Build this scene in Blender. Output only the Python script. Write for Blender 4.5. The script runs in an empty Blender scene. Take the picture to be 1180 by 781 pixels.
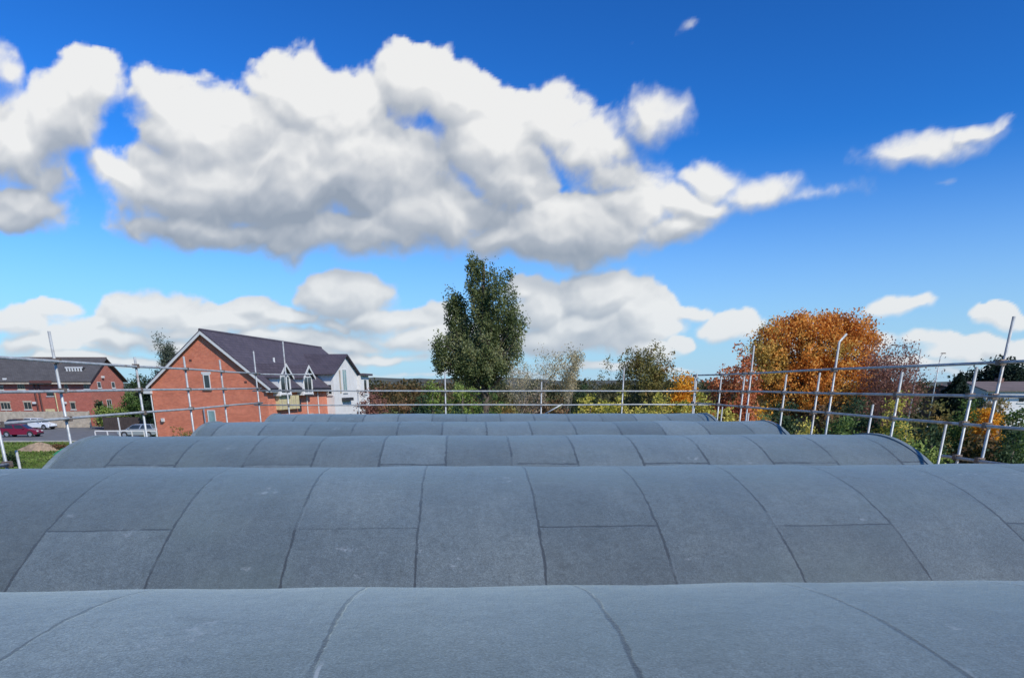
import bpy, bmesh, math, random
import numpy as np
from mathutils import Vector, Matrix
random.seed(7); rng = np.random.default_rng(11)
R = math.radians
scn = bpy.context.scene
COL = scn.collection

# ---------------------------------------------------------------- camera maths
CZ = 5.62                                # eye height above the ground
F, TH, YAW, CX, CY = 810.5, .3342, .0409, 571.0, 726.3
def ray(x, y):
    v = ((x-CX)/F, 1.0, -(y-CY)/F)
    c, s = math.cos(TH), math.sin(TH)
    v = (v[0], v[1]*c+v[2]*s, -v[1]*s+v[2]*c)
    c, s = math.cos(YAW), math.sin(YAW)
    return (v[0]*c+v[1]*s, -v[0]*s+v[1]*c, v[2])
def P(x, y, Y):
    r = ray(x, y); k = Y/r[1]
    return Vector((r[0]*k, Y, CZ+r[2]*k))
def PX(x, Y, y=445):
    return P(x, y, Y).x
def PZ(y, Y, x=536):
    return P(x, y, Y).z
def G(x, y):                             # point on the ground seen at this place of the photo
    r = ray(x, y); k = -CZ/r[2]
    return Vector((r[0]*k, r[1]*k, 0))

cd = bpy.data.cameras.new('camera'); cam = bpy.data.objects.new('camera', cd); COL.objects.link(cam)
cam.location = (0, 0, CZ); cam.rotation_euler = (math.pi/2-TH, 0, -YAW)
cd.sensor_width = 36; cd.lens = F/1180*36
cd.shift_x = (590-CX)/1180; cd.shift_y = (CY-390.5)/1180
cd.clip_start = .05; cd.clip_end = 8000
scn.camera = cam

# ---------------------------------------------------------------- materials
def newmat(name):
    m = bpy.data.materials.new(name); m.use_nodes = True
    nt = m.node_tree; b = nt.nodes['Principled BSDF']
    return m, nt, b
def nd(nt, t, **k):
    n = nt.nodes.new(t)
    for a, v in k.items(): setattr(n, a, v)
    return n
def lk(nt, a, b): nt.links.new(a, b)
def inp(nt, sock, v):
    if hasattr(v, 'links') or hasattr(v, 'is_linked'): nt.links.new(v, sock)
    else: sock.default_value = v
def math_(nt, op, a, b=None, c=None, clamp=False):
    n = nd(nt, 'ShaderNodeMath', operation=op, use_clamp=clamp)
    inp(nt, n.inputs[0], a)
    if b is not None: inp(nt, n.inputs[1], b)
    if c is not None: inp(nt, n.inputs[2], c)
    return n.outputs[0]
def mixc(nt, f, a, b, mode='MIX'):
    n = nd(nt, 'ShaderNodeMix', data_type='RGBA', blend_type=mode)
    inp(nt, n.inputs[0], f)
    for s, v in ((n.inputs[6], a), (n.inputs[7], b)):
        if isinstance(v, tuple): s.default_value = (*v[:3], 1)
        else: nt.links.new(v, s)
    return n.outputs[2]
def noise(nt, vec, scale, detail=4, rough=.6):
    n = nd(nt, 'ShaderNodeTexNoise'); n.inputs['Scale'].default_value = scale
    n.inputs['Detail'].default_value = detail; n.inputs['Roughness'].default_value = rough
    if vec is not None: lk(nt, vec, n.inputs['Vector'])
    return n
def ramp(nt, fac, stops):
    n = nd(nt, 'ShaderNodeValToRGB'); cr = n.color_ramp
    while len(cr.elements) < len(stops): cr.elements.new(.5)
    for e, (p, c) in zip(cr.elements, stops): e.position = p; e.color = (*c, 1) if len(c) == 3 else c
    lk(nt, fac, n.inputs[0]); return n.outputs[0]
def smooth(nt, v, a, b):
    n = nd(nt, 'ShaderNodeMapRange', interpolation_type='SMOOTHSTEP')
    inp(nt, n.inputs[0], v); n.inputs[1].default_value = a; n.inputs[2].default_value = b
    n.inputs[3].default_value = 0; n.inputs[4].default_value = 1
    return n.outputs[0]

def plain(name, col, rough=.7, metal=0, var=.15, scale=3, spec=.5, bump=0):
    m, nt, b = newmat(name)
    tc = nd(nt, 'ShaderNodeTexCoord')
    n = noise(nt, tc.outputs['Object'], scale)
    lo = tuple(c*(1-var) for c in col); hi = tuple(min(1, c*(1+var)) for c in col)
    lk(nt, ramp(nt, n.outputs[0], [(.3, lo), (.7, hi)]), b.inputs['Base Color'])
    b.inputs['Roughness'].default_value = rough; b.inputs['Metallic'].default_value = metal
    b.inputs['Specular IOR Level'].default_value = spec
    if bump:
        bp = nd(nt, 'ShaderNodeBump'); bp.inputs['Strength'].default_value = bump; bp.inputs['Distance'].default_value = .02
        lk(nt, n.outputs[0], bp.inputs['Height']); lk(nt, bp.outputs[0], b.inputs['Normal'])
    return m

SHW = 1.0056                                       # width of a felt sheet
def felt_mat(name, lapy, w=SHW, parity=0, tone=1.0, bleed=1.0):
    m, nt, b = newmat(name)
    tc = nd(nt, 'ShaderNodeTexCoord'); o = tc.outputs['Object']
    wob = noise(nt, o, 2.3, 4, .62)
    wv = math_(nt, 'MULTIPLY', math_(nt, 'SUBTRACT', wob.outputs[0], .5), .05)
    sep = nd(nt, 'ShaderNodeSeparateXYZ'); lk(nt, o, sep.inputs[0])
    xw = math_(nt, 'ADD', sep.outputs[0], wv)
    q = math_(nt, 'DIVIDE', xw, w)
    idx = math_(nt, 'FLOOR', q)
    fr = math_(nt, 'SUBTRACT', q, idx)
    dist = math_(nt, 'MULTIPLY', math_(nt, 'MINIMUM', fr, math_(nt, 'SUBTRACT', 1.0, fr)), w)
    # alternate columns carry an end lap
    odd = math_(nt, 'ABSOLUTE', math_(nt, 'SUBTRACT', math_(nt, 'PINGPONG', math_(nt, 'ADD', idx, float(parity)), 1.0), 0.0))
    yw = math_(nt, 'ADD', sep.outputs[1], math_(nt, 'MULTIPLY', wv, .5))
    dl = math_(nt, 'ABSOLUTE', math_(nt, 'SUBTRACT', yw, lapy))
    dl = math_(nt, 'ADD', dl, math_(nt, 'MULTIPLY', math_(nt, 'SUBTRACT', 1.0, odd), 5.0))
    d = math_(nt, 'MINIMUM', dist, dl)
    n2 = noise(nt, o, 7, 6, .75)
    wid = math_(nt, 'MULTIPLY_ADD', n2.outputs[0], .034*bleed, -.0085*bleed)
    seam = math_(nt, 'SUBTRACT', 1.0, smooth(nt, math_(nt, 'SUBTRACT', d, wid), -.003, .006))
    gate = smooth(nt, noise(nt, o, 1.7, 3, .6).outputs[0], .30, .46)
    seam = math_(nt, 'MULTIPLY', seam, math_(nt, 'MULTIPLY_ADD', gate, .7, .3))
    # tone of each sheet
    below = math_(nt, 'MULTIPLY', math_(nt, 'LESS_THAN', yw, lapy), odd)
    cmb = nd(nt, 'ShaderNodeCombineXYZ'); lk(nt, idx, cmb.inputs[0]); lk(nt, below, cmb.inputs[1]); cmb.inputs[2].default_value = {'0': 3, '1': 5.3, '2': 8.1, '3': 2.2, '4': 9, '5': 13}[name[-1]]
    wn = nd(nt, 'ShaderNodeTexWhiteNoise'); lk(nt, cmb.outputs[0], wn.inputs[0])
    t = math_(nt, 'MULTIPLY_ADD', wn.outputs[0], .46, .76)
    # weathering: broad clouds, long streaks down the slope, pale scuffs, dark spots
    mp = nd(nt, 'ShaderNodeMapping'); lk(nt, o, mp.inputs[0]); mp.inputs['Scale'].default_value = (7, .9, .9)
    st = noise(nt, mp.outputs[0], 1.6, 5, .65)
    br = noise(nt, o, .9, 5, .6)
    t = math_(nt, 'MULTIPLY', t, math_(nt, 'MULTIPLY_ADD', st.outputs[0], .50, .75))
    t = math_(nt, 'MULTIPLY', t, math_(nt, 'MULTIPLY_ADD', br.outputs[0], .70, .65))
    g = noise(nt, o, 120, 2, .85)
    t = math_(nt, 'MULTIPLY', t, math_(nt, 'MULTIPLY_ADD', g.outputs[0], 2.6, -.30))
    g2 = noise(nt, o, 44, 4, .85)
    g3 = noise(nt, o, 13, 5, .75); t = math_(nt, 'MULTIPLY', t, math_(nt, 'MULTIPLY_ADD', g3.outputs[0], .9, .55))
    t = math_(nt, 'MULTIPLY', t, math_(nt, 'MULTIPLY_ADD', g2.outputs[0], 1.7, .15))
    base = mixc(nt, smooth(nt, br.outputs[0], .3, .7), (.092*tone, .123*tone, .142*tone), (.106*tone, .133*tone, .143*tone))
    cb = nd(nt, 'ShaderNodeVectorMath', operation='SCALE'); lk(nt, base, cb.inputs[0]); lk(nt, t, cb.inputs['Scale'])
    sc = noise(nt, o, 2.6, 6, .72)
    scf = math_(nt, 'MULTIPLY', smooth(nt, sc.outputs[0], .63, .72), .45)
    c = mixc(nt, scf, cb.outputs[0], (.36, .40, .44))
    off = nd(nt, 'ShaderNodeVectorMath', operation='ADD'); lk(nt, o, off.inputs[0]); off.inputs[1].default_value = (31, 17, 5)
    sp = noise(nt, off.outputs[0], 3.4, 4, .6)
    c = mixc(nt, math_(nt, 'MULTIPLY', smooth(nt, sp.outputs[0], .62, .74), .50), c, (.04, .05, .055))
    # greenish tinge of algae low on some sheets
    c = mixc(nt, math_(nt, 'MULTIPLY', smooth(nt, noise(nt, o, .55, 3, .5).outputs[0], .45, .70), .45), c, (.085, .120, .118))
    c = mixc(nt, math_(nt, 'MULTIPLY', seam, .88), c, (.018, .024, .032))
    # thin worn pale line beside a seam
    edge = math_(nt, 'MULTIPLY', math_(nt, 'MULTIPLY', math_(nt, 'SUBTRACT', 1.0, smooth(nt, math_(nt, 'ABSOLUTE', math_(nt, 'SUBTRACT', fr, .022)), .004, .010)), 1.0 if bleed < 1 else .12), math_(nt, 'SUBTRACT', 1.0, gate))
    c = mixc(nt, math_(nt, 'MULTIPLY', edge, .45), c, (.42, .46, .50))
    lk(nt, c, b.inputs['Base Color'])
    b.inputs['Roughness'].default_value = .72; b.inputs['Specular IOR Level'].default_value = .6
    b.inputs['Sheen Weight'].default_value = .42; b.inputs['Sheen Roughness'].default_value = .45
    b.inputs['Sheen Tint'].default_value = (.82, 1, .96, 1)
    # relief: overlap step, granules, soft blisters
    h = math_(nt, 'MULTIPLY', seam, -.002)
    h = math_(nt, 'ADD', h, math_(nt, 'MULTIPLY', g.outputs[0], .004))
    h = math_(nt, 'ADD', h, math_(nt, 'MULTIPLY', g2.outputs[0], .0025))
    h = math_(nt, 'ADD', h, math_(nt, 'MULTIPLY', wob.outputs[0], .018))
    bp = nd(nt, 'ShaderNodeBump'); bp.inputs['Strength'].default_value = .8; bp.inputs['Distance'].default_value = 1
    lk(nt, h, bp.inputs['Height']); lk(nt, bp.outputs[0], b.inputs['Normal'])
    return m

def brick_mat(name, c1, c2, mortar, sc=1.0):
    m, nt, b = newmat(name)
    tc = nd(nt, 'ShaderNodeTexCoord'); sep = nd(nt, 'ShaderNodeSeparateXYZ'); lk(nt, tc.outputs['Object'], sep.inputs[0])
    cmb = nd(nt, 'ShaderNodeCombineXYZ'); lk(nt, math_(nt, 'ADD', sep.outputs[0], sep.outputs[1]), cmb.inputs[0]); lk(nt, sep.outputs[2], cmb.inputs[1])
    bt = nd(nt, 'ShaderNodeTexBrick'); lk(nt, cmb.outputs[0], bt.inputs['Vector'])
    bt.inputs['Scale'].default_value = 1; bt.inputs['Brick Width'].default_value = .225*sc; bt.inputs['Row Height'].default_value = .075*sc
    bt.inputs['Mortar Size'].default_value = .009*sc; bt.inputs['Mortar Smooth'].default_value = .3
    bt.inputs['Color1'].default_value = (*c1, 1); bt.inputs['Color2'].default_value = (*c2, 1); bt.inputs['Mortar'].default_value = (*mortar, 1)
    mp = nd(nt, 'ShaderNodeMapping'); lk(nt, cmb.outputs[0], mp.inputs[0]); mp.inputs['Scale'].default_value = (.5, 1.6, 1)
    n = noise(nt, mp.outputs[0], .9, 5, .65)
    n2 = noise(nt, cmb.outputs[0], 3.2, 3, .6)
    f = math_(nt, 'MULTIPLY', math_(nt, 'MULTIPLY_ADD', n.outputs[0], .7, .65), math_(nt, 'MULTIPLY_ADD', n2.outputs[0], .4, .8))
    s = nd(nt, 'ShaderNodeVectorMath', operation='SCALE'); lk(nt, bt.outputs[0], s.inputs[0]); lk(nt, f, s.inputs['Scale'])
    lk(nt, s.outputs[0], b.inputs['Base Color']); b.inputs['Roughness'].default_value = .9
    b.inputs['Specular IOR Level'].default_value = .2
    bp = nd(nt, 'ShaderNodeBump'); bp.inputs['Strength'].default_value = .5; bp.inputs['Distance'].default_value = .01; bp.invert = True
    lk(nt, bt.outputs['Fac'], bp.inputs['Height']); lk(nt, bp.outputs[0], b.inputs['Normal'])
    return m

def tile_mat(name, c1, c2, w=.3, h=.2):
    m, nt, b = newmat(name)
    tc = nd(nt, 'ShaderNodeTexCoord'); sep = nd(nt, 'ShaderNodeSeparateXYZ'); lk(nt, tc.outputs['Object'], sep.inputs[0])
    cmb = nd(nt, 'ShaderNodeCombineXYZ'); lk(nt, math_(nt, 'ADD', sep.outputs[0], sep.outputs[1]), cmb.inputs[0]); lk(nt, sep.outputs[2], cmb.inputs[1])
    bt = nd(nt, 'ShaderNodeTexBrick'); lk(nt, cmb.outputs[0], bt.inputs['Vector'])
    bt.inputs['Scale'].default_value = 1; bt.inputs['Brick Width'].default_value = w; bt.inputs['Row Height'].default_value = h
    bt.inputs['Mortar Size'].default_value = .012; bt.inputs['Mortar Smooth'].default_value = .4
    bt.inputs['Color1'].default_value = (*c1, 1); bt.inputs['Color2'].default_value = (*c2, 1); bt.inputs['Mortar'].default_value = (*[x*.35 for x in c1], 1)
    n = noise(nt, tc.outputs['Object'], .6, 5, .65)
    s = nd(nt, 'ShaderNodeVectorMath', operation='SCALE'); lk(nt, bt.outputs[0], s.inputs[0]); lk(nt, math_(nt, 'MULTIPLY_ADD', n.outputs[0], .8, .6), s.inputs['Scale'])
    lk(nt, s.outputs[0], b.inputs['Base Color']); b.inputs['Roughness'].default_value = .75
    return m

def leaf_mat(name, cols, scale=.5, patch=None):
    """cols: 3-5 leaf colours; patch: (colour, threshold) a second species' patches of colour through the crown"""
    m, nt, b = newmat(name)
    geo = nd(nt, 'ShaderNodeNewGeometry'); tc = nd(nt, 'ShaderNodeTexCoord')
    cols = [tuple(min(.85, q*1.22) for q in c) for c in cols]
    st = [(.1+.8*i/(len(cols)-1), c) for i, c in enumerate(cols)]
    n = noise(nt, tc.outputs['Object'], scale, 2, .5)
    f = math_(nt, 'ADD', math_(nt, 'MULTIPLY', geo.outputs['Random Per Island'], .42), math_(nt, 'MULTIPLY_ADD', n.outputs[0], 1.7, -.56), clamp=True)
    c = ramp(nt, f, st)
    if patch:
        n3 = noise(nt, tc.outputs['Object'], patch[2] if len(patch) > 2 else .35, 3, .5)
        fac = smooth(nt, n3.outputs[0], patch[1]-.05, patch[1]+.08)
        c = mixc(nt, math_(nt, 'MULTIPLY', fac, .85), c, patch[0])
    lk(nt, c, b.inputs['Base Color']); b.inputs['Roughness'].default_value = .65; b.inputs['Specular IOR Level'].default_value = .25
    tr = nd(nt, 'ShaderNodeBsdfTranslucent'); lk(nt, c, tr.inputs[0])
    mx = nd(nt, 'ShaderNodeMixShader'); mx.inputs[0].default_value = .38
    lk(nt, b.outputs[0], mx.inputs[1]); lk(nt, tr.outputs[0], mx.inputs[2])
    lk(nt, mx.outputs[0], nt.nodes['Material Output'].inputs[0])
    return m

M = {}
def steel_mat():
    m, nt, b = newmat('galvanised_steel')
    tc = nd(nt, 'ShaderNodeTexCoord'); o = tc.outputs['Object']
    n = noise(nt, o, 7, 5, .65); c = ramp(nt, n.outputs[0], [(.3, (.30, .315, .315)), (.7, (.54, .56, .545))])
    r = noise(nt, o, 1.3, 6, .75); c = mixc(nt, math_(nt, 'MULTIPLY', smooth(nt, r.outputs[0], .56, .68), .7), c, (.23, .13, .075))
    p = noise(nt, o, 2.1, 4, .7); c = mixc(nt, math_(nt, 'MULTIPLY', smooth(nt, p.outputs[0], .66, .72), .6), c, (.62, .61, .56))
    lk(nt, c, b.inputs['Base Color']); b.inputs['Roughness'].default_value = .5; b.inputs['Metallic'].default_value = .25
    return m
M['steel'] = steel_mat()
M['coupler'] = plain('coupler_steel', (.20, .15, .115), .6, .4, .45, 14)
M['board'] = plain('scaffold_timber', (.38, .30, .20), .85, 0, .3, 5)
M['trim'] = plain('roof_trim', (.17, .215, .23), .5, 0, .2, 4)
M['brick'] = brick_mat('orange_brick', (.68, .195, .100), (.55, .14, .075), (.54, .33, .25))
M['brick2'] = brick_mat('red_brick', (.46, .13, .085), (.36, .09, .065), (.36, .22, .18))
M['brick3'] = brick_mat('dull_brick', (.22, .10, .07), (.18, .08, .06), (.25, .2, .17))
M['tile'] = tile_mat('plum_tile', (.085, .070, .088), (.065, .055, .072))
M['tile2'] = tile_mat('grey_tile', (.10, .095, .095), (.08, .075, .075))
M['tile3'] = tile_mat('brown_tile', (.17, .13, .12), (.14, .11, .10))
M['render'] = plain('white_render', (.66, .65, .63), .85, 0, .08, 1.2)
M['white'] = plain('white_upvc', (.62, .62, .60), .45, 0, .05, 2)
M['cream'] = plain('cream_cladding', (.55, .47, .26), .7, 0, .2, 3)
M['glass'] = plain('window_glass', (.03, .04, .045), .08, 0, .2, 1, spec=.8)
M['glasslight'] = plain('frosted_glass', (.22, .34, .34), .25, 0, .2, 2, spec=.7)
M['dark'] = plain('dark_plastic', (.03, .03, .035), .5, 0, .2, 4)
M['pipe'] = plain('brown_pipe', (.12, .05, .04), .5, 0, .2, 4)
M['fence'] = plain('weathered_timber', (.42, .36, .28), .9, 0, .25, 2)
M['fencedark'] = plain('dark_timber', (.055, .04, .035), .85, 0, .3, 2)
M['asphalt'] = plain('asphalt', (.14, .145, .15), .9, 0, .2, .8, bump=.2)
M['marking'] = plain('road_paint', (.7, .7, .68), .7, 0, .1, 2)
M['kerb'] = plain('concrete_kerb', (.36, .35, .33), .85, 0, .15, 2)
M['earth'] = plain('bare_earth', (.30, .22, .15), .95, 0, .35, 3, bump=.6)
M['bark'] = plain('bark', (.11, .085, .065), .9, 0, .3, 6)
M['palebark'] = plain('pale_bark', (.26, .23, .20), .85, 0, .25, 6)
M['redbark'] = plain('reddish_twigs', (.16, .085, .075), .85, 0, .25, 6)
M['carred'] = plain('red_car_paint', (.20, .008, .035), .25, .1, .05, 1, spec=.7)
M['carwhite'] = plain('white_car_paint', (.72, .76, .80), .22, 0, .03, 1, spec=.7)
M['carsilver'] = plain('silver_car_paint', (.42, .45, .47), .25, .5, .05, 1)
M['cardark'] = plain('dark_car_paint', (.03, .035, .05), .25, .3, .05, 1)
M['tyre'] = plain('tyre', (.02, .02, .02), .85)
M['rim'] = plain('rim', (.5, .5, .52), .3, .7)
M['lamp_red'] = plain('red_lens', (.35, .01, .01), .2)
M['tarp'] = plain('green_sheet', (.02, .26, .09), .55, 0, .3, 3, bump=.5)
M['wallpaint'] = plain('building_wall', (.50, .49, .46), .85, 0, .1, 1)

def ground_mat():
    m, nt, b = newmat('grass_ground')
    tc = nd(nt, 'ShaderNodeTexCoord'); o = tc.outputs['Object']
    n = noise(nt, o, .08, 5, .6); n2 = noise(nt, o, 1.6, 6, .7)
    c = ramp(nt, n.outputs[0], [(.3, (.085, .125, .03)), (.5, (.13, .165, .045)), (.7, (.20, .19, .08))])
    c = mixc(nt, .75, c, ramp(nt, n2.outputs[0], [(.3, (.25, .28, .2)), (.7, (1.3, 1.25, 1.0))]), 'MULTIPLY')
    lk(nt, c, b.inputs['Base Color']); b.inputs['Roughness'].default_value = .95; b.inputs['Specular IOR Level'].default_value = .1
    return m
M['ground'] = ground_mat()
M['hill'] = plain('wooded_hill', (.085, .095, .085), 1, 0, .4, .012, spec=.1)

# ---------------------------------------------------------------- mesh helpers
class MB:
    def __init__(s): s.v = []; s.f = []; s.mi = []; s.cur = 0
    def add(s, vs, fs):
        k = len(s.v); s.v += [tuple(v) for v in vs]; s.f += [tuple(i+k for i in f) for f in fs]; s.mi += [s.cur]*len(fs)
    def box(s, x0, x1, y0, y1, z0, z1):
        s.add([(x0,y0,z0),(x1,y0,z0),(x1,y1,z0),(x0,y1,z0),(x0,y0,z1),(x1,y0,z1),(x1,y1,z1),(x0,y1,z1)],
              [(0,3,2,1),(4,5,6,7),(0,1,5,4),(1,2,6,5),(2,3,7,6),(3,0,4,7)])
    def prism(s, poly, ax, a0, a1):
        """poly of 2-D points in the plane across axis ax (0: y,z  1: x,z  2: x,y), extruded a0..a1"""
        def mk(p, a):
            return (a, p[0], p[1]) if ax == 0 else (p[0], a, p[1]) if ax == 1 else (p[0], p[1], a)
        n = len(poly); s.add([mk(p, a0) for p in poly]+[mk(p, a1) for p in poly],
              [tuple(range(n))[::-1], tuple(range(n, 2*n))]+[(i, (i+1) % n, n+(i+1) % n, n+i) for i in range(n)])
    def tube(s, pts, r, n=8, cap=True):
        pts = [Vector(p) for p in pts]
        rs = r if isinstance(r, (list, tuple)) else [r]*len(pts)
        k = len(s.v); rings = []
        for i, p in enumerate(pts):
            d = (pts[min(i+1, len(pts)-1)]-pts[max(i-1, 0)]).normalized()
            a = Vector((0, 0, 1)) if abs(d.z) < .9 else Vector((1, 0, 0))
            u = d.cross(a).normalized(); w = d.cross(u)
            for j in range(n):
                t = 2*math.pi*j/n; s.v.append(tuple(p+(u*math.cos(t)+w*math.sin(t))*rs[i]))
        for i in range(len(pts)-1):
            for j in range(n):
                s.f.append((k+i*n+j, k+i*n+(j+1) % n, k+(i+1)*n+(j+1) % n, k+(i+1)*n+j)); s.mi.append(s.cur)
        if cap:
            s.f.append(tuple(k+j for j in range(n))[::-1]); s.f.append(tuple(k+(len(pts)-1)*n+j for j in range(n))); s.mi += [s.cur]*2
    def build(s, name, mats, parent=None, smooth=False, loc=None):
        me = bpy.data.meshes.new(name); me.from_pydata(s.v, [], s.f)
        for m in (mats if isinstance(mats, (list, tuple)) else [mats]): me.materials.append(m)
        if any(s.mi): me.polygons.foreach_set('material_index', s.mi)
        bm = bmesh.new(); bm.from_mesh(me); bmesh.ops.recalc_face_normals(bm, faces=bm.faces); bm.to_mesh(me); bm.free()
        if smooth: me.polygons.foreach_set('use_smooth', [True]*len(me.polygons))
        o = bpy.data.objects.new(name, me); COL.objects.link(o)
        if parent: o.parent = parent
        if loc is not None: o.location = loc
        return o
def tag(o, label=None, cat=None, group=None, kind=None):
    if label: o['label'] = label
    if cat: o['category'] = cat
    if group: o['group'] = group
    if kind: o['kind'] = kind
    return o
def empty(name, loc, rz=0, **k):
    o = bpy.data.objects.new(name, None); COL.objects.link(o); o.location = loc; o.rotation_euler = (0, 0, rz)
    o.empty_display_size = .3
    return tag(o, **k)
def bx(name, mat, parent, *a, **k):
    m = MB(); m.box(*a); return m.build(name, mat, parent, **k)
def copy_tree(o, parent=None):
    c = o.copy(); COL.objects.link(c)
    if parent: c.parent = parent
    for ch in list(o.children): copy_tree(ch, c)
    return c

# ---------------------------------------------------------------- SKY with cumulus
SUN_AZ, SUN_EL = 137, 40
SKY, CLOUD = .12, 1.0
def build_world():
    w = bpy.data.worlds.new('World'); scn.world = w; w.use_nodes = True
    nt = w.node_tree; bg = nt.nodes['Background']
    sky = nd(nt, 'ShaderNodeTexSky', sky_type='NISHITA'); sky.sun_disc = False
    sky.sun_elevation = R(SUN_EL); sky.sun_rotation = R(SUN_AZ); sky.altitude = 60
    sky.air_density = 1.0; sky.dust_density = .4; sky.ozone_density = 2.2
    # deeper, more saturated blue overhead and a pale clean horizon
    sc = nd(nt, 'ShaderNodeVectorMath', operation='SCALE'); lk(nt, sky.outputs[0], sc.inputs[0]); sc.inputs['Scale'].default_value = .12
    gm = nd(nt, 'ShaderNodeGamma'); lk(nt, sc.outputs[0], gm.inputs[0]); gm.inputs[1].default_value = 1.55
    out = mixc(nt, 1.0, gm.outputs[0], (.28, 1.02, 1.72), 'MULTIPLY')
    tc = nd(nt, 'ShaderNodeTexCoord'); sep = nd(nt, 'ShaderNodeSeparateXYZ'); lk(nt, tc.outputs['Generated'], sep.inputs[0])
    veil = math_(nt, 'SUBTRACT', 1.0, smooth(nt, sep.outputs[2], -.06, .27))
    out = mixc(nt, math_(nt, 'MULTIPLY', veil, .95), out, (.47, .66, .86))
    s2 = nd(nt, 'ShaderNodeVectorMath', operation='SCALE'); lk(nt, out, s2.inputs[0]); s2.inputs['Scale'].default_value = 1/SKY
    lk(nt, s2.outputs[0], bg.inputs[0]); bg.inputs[1].default_value = SKY
build_world()
BLOBS = [   # cloud bodies: where they are on the sky (as seen in the photo), size, tilt, weight
 (245,150,90,62,0,1),(335,112,52,50,0,1),(400,140,60,52,0,1),(480,103,60,50,0,1),(535,115,58,44,0,1),(560,165,62,50,0,1),
 (150,208,66,28,8,1),(230,215,120,54,0,1.05),(330,205,120,68,0,1.15),(430,195,110,78,0,1.15),(500,245,100,48,0,1),(400,268,110,34,0,1),(250,258,110,26,0,.9),
 (590,205,55,62,0,.85),(640,140,50,46,0,.8),(690,165,56,40,0,.58),(757,138,44,32,0,.72),(715,200,50,28,0,.42),
 (650,268,92,44,0,1.2),(585,275,70,28,0,.8),(735,240,45,34,0,.7),(785,255,50,20,-18,.6),(828,208,34,26,0,.95),(800,232,60,20,0,.8),(880,220,55,20,-4,.85),(940,226,56,10,-4,.5),(352,287,20,16,-30,.55),
 (105,108,50,44,-20,.95),(70,150,62,48,-30,.95),(15,175,52,62,0,.9),(25,238,55,34,0,.9),(5,90,18,30,0,.5),(60,205,40,40,0,.6),(-70,170,80,90,0,1),(-190,150,60,50,0,.8),
 (1070,180,80,19,-10,.62),(1125,159,38,12,-10,.6),(1092,214,24,8,0,.15),(1275,230,60,20,0,.8),(1400,180,90,40,0,.9),
 (803,29,24,11,-30,.20),(720,52,22,9,0,.10),(955,268,16,6,0,.08),
 (403,342,58,28,0,1.1),(445,366,42,22,0,.9),(180,352,74,28,-4,1.05),(258,364,74,18,0,.95),(318,362,32,15,0,.7),(62,358,42,13,-5,.85),(15,372,48,18,0,.9),(120,386,100,15,0,.75),(330,388,110,12,0,.6),(230,392,120,11,0,.6),
 (475,385,60,20,0,.8),(440,408,80,11,0,.7),(60,398,90,11,0,.7),(500,352,22,16,0,.35),(395,372,30,9,0,.5),
 (625,355,42,24,0,.85),(690,343,64,32,0,1),(742,362,40,34,0,.95),(680,380,80,28,0,1),(620,390,46,20,0,.85),(755,398,30,12,0,.7),(575,378,60,13,0,.6),
 (792,387,14,10,0,.8),(800,350,20,6,0,.35),(852,368,34,20,0,1),(1035,350,44,13,-4,.9),(1152,358,34,18,0,1),(1118,400,58,18,0,.95),(1010,392,28,14,0,.9),(1080,388,60,9,0,.45),(1200,400,40,17,0,.8),(915,398,40,7,0,.35),
 (210,345,44,20,0,.8),(290,352,36,18,0,.9),(330,368,60,14,0,.6),(100,372,60,14,0,.6),(480,362,34,16,0,.6),(520,395,60,12,0,.6),(600,338,24,15,0,.6),(230,375,110,12,0,.6),(400,395,100,12,0,.65),
 (90,415,150,9,0,.7),(330,418,120,6,0,.55),(470,428,90,5,0,.5),(720,418,90,6,0,.55),(640,432,60,4,0,.4),(1060,415,70,7,0,.5),(1130,424,80,6,0,.5),(560,400,60,10,0,.5),
 (-80,370,90,26,0,.9),(-240,350,110,36,0,.9),(1330,390,90,20,0,.9),(1480,360,110,34,0,.9),(-330,220,120,60,0,.9),
]
def vnoise(x, y, seed):
    """smooth value-gradient noise, about -1..1"""
    xi = np.floor(x).astype(np.int64); yi = np.floor(y).astype(np.int64); fx = x-xi; fy = y-yi
    def gr(ix, iy):
        h = (ix*374761393+iy*668265263+seed*2147483647) & 0xffffffff; h = ((h ^ (h >> 13))*1274126177) & 0xffffffff; h = (h ^ (h >> 16)) & 0xffff
        a = h/65536.0*2*np.pi; return np.cos(a), np.sin(a)
    sx = fx*fx*fx*(fx*(fx*6-15)+10); sy = fy*fy*fy*(fy*(fy*6-15)+10); r = []
    for dx in (0, 1):
        for dy in (0, 1):
            gx, gy = gr(xi+dx, yi+dy); r.append(gx*(fx-dx)+gy*(fy-dy))
    a = r[0]*(1-sy)+r[1]*sy; b = r[2]*(1-sy)+r[3]*sy
    return (a*(1-sx)+b*sx)*1.5
def fbm(x, y, f, o, seed, rough=.5, billow=False):
    s = 0; a = 1.0; t = 0
    for i in range(o):
        n = vnoise(x*f+i*7.3, y*f+i*3.1, seed+i)
        if billow: n = 1-np.abs(n)*2.0            # round puffs, thin creases
        s = s+a*n; t += a; a *= rough; f *= 2.03
    return s/t
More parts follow.
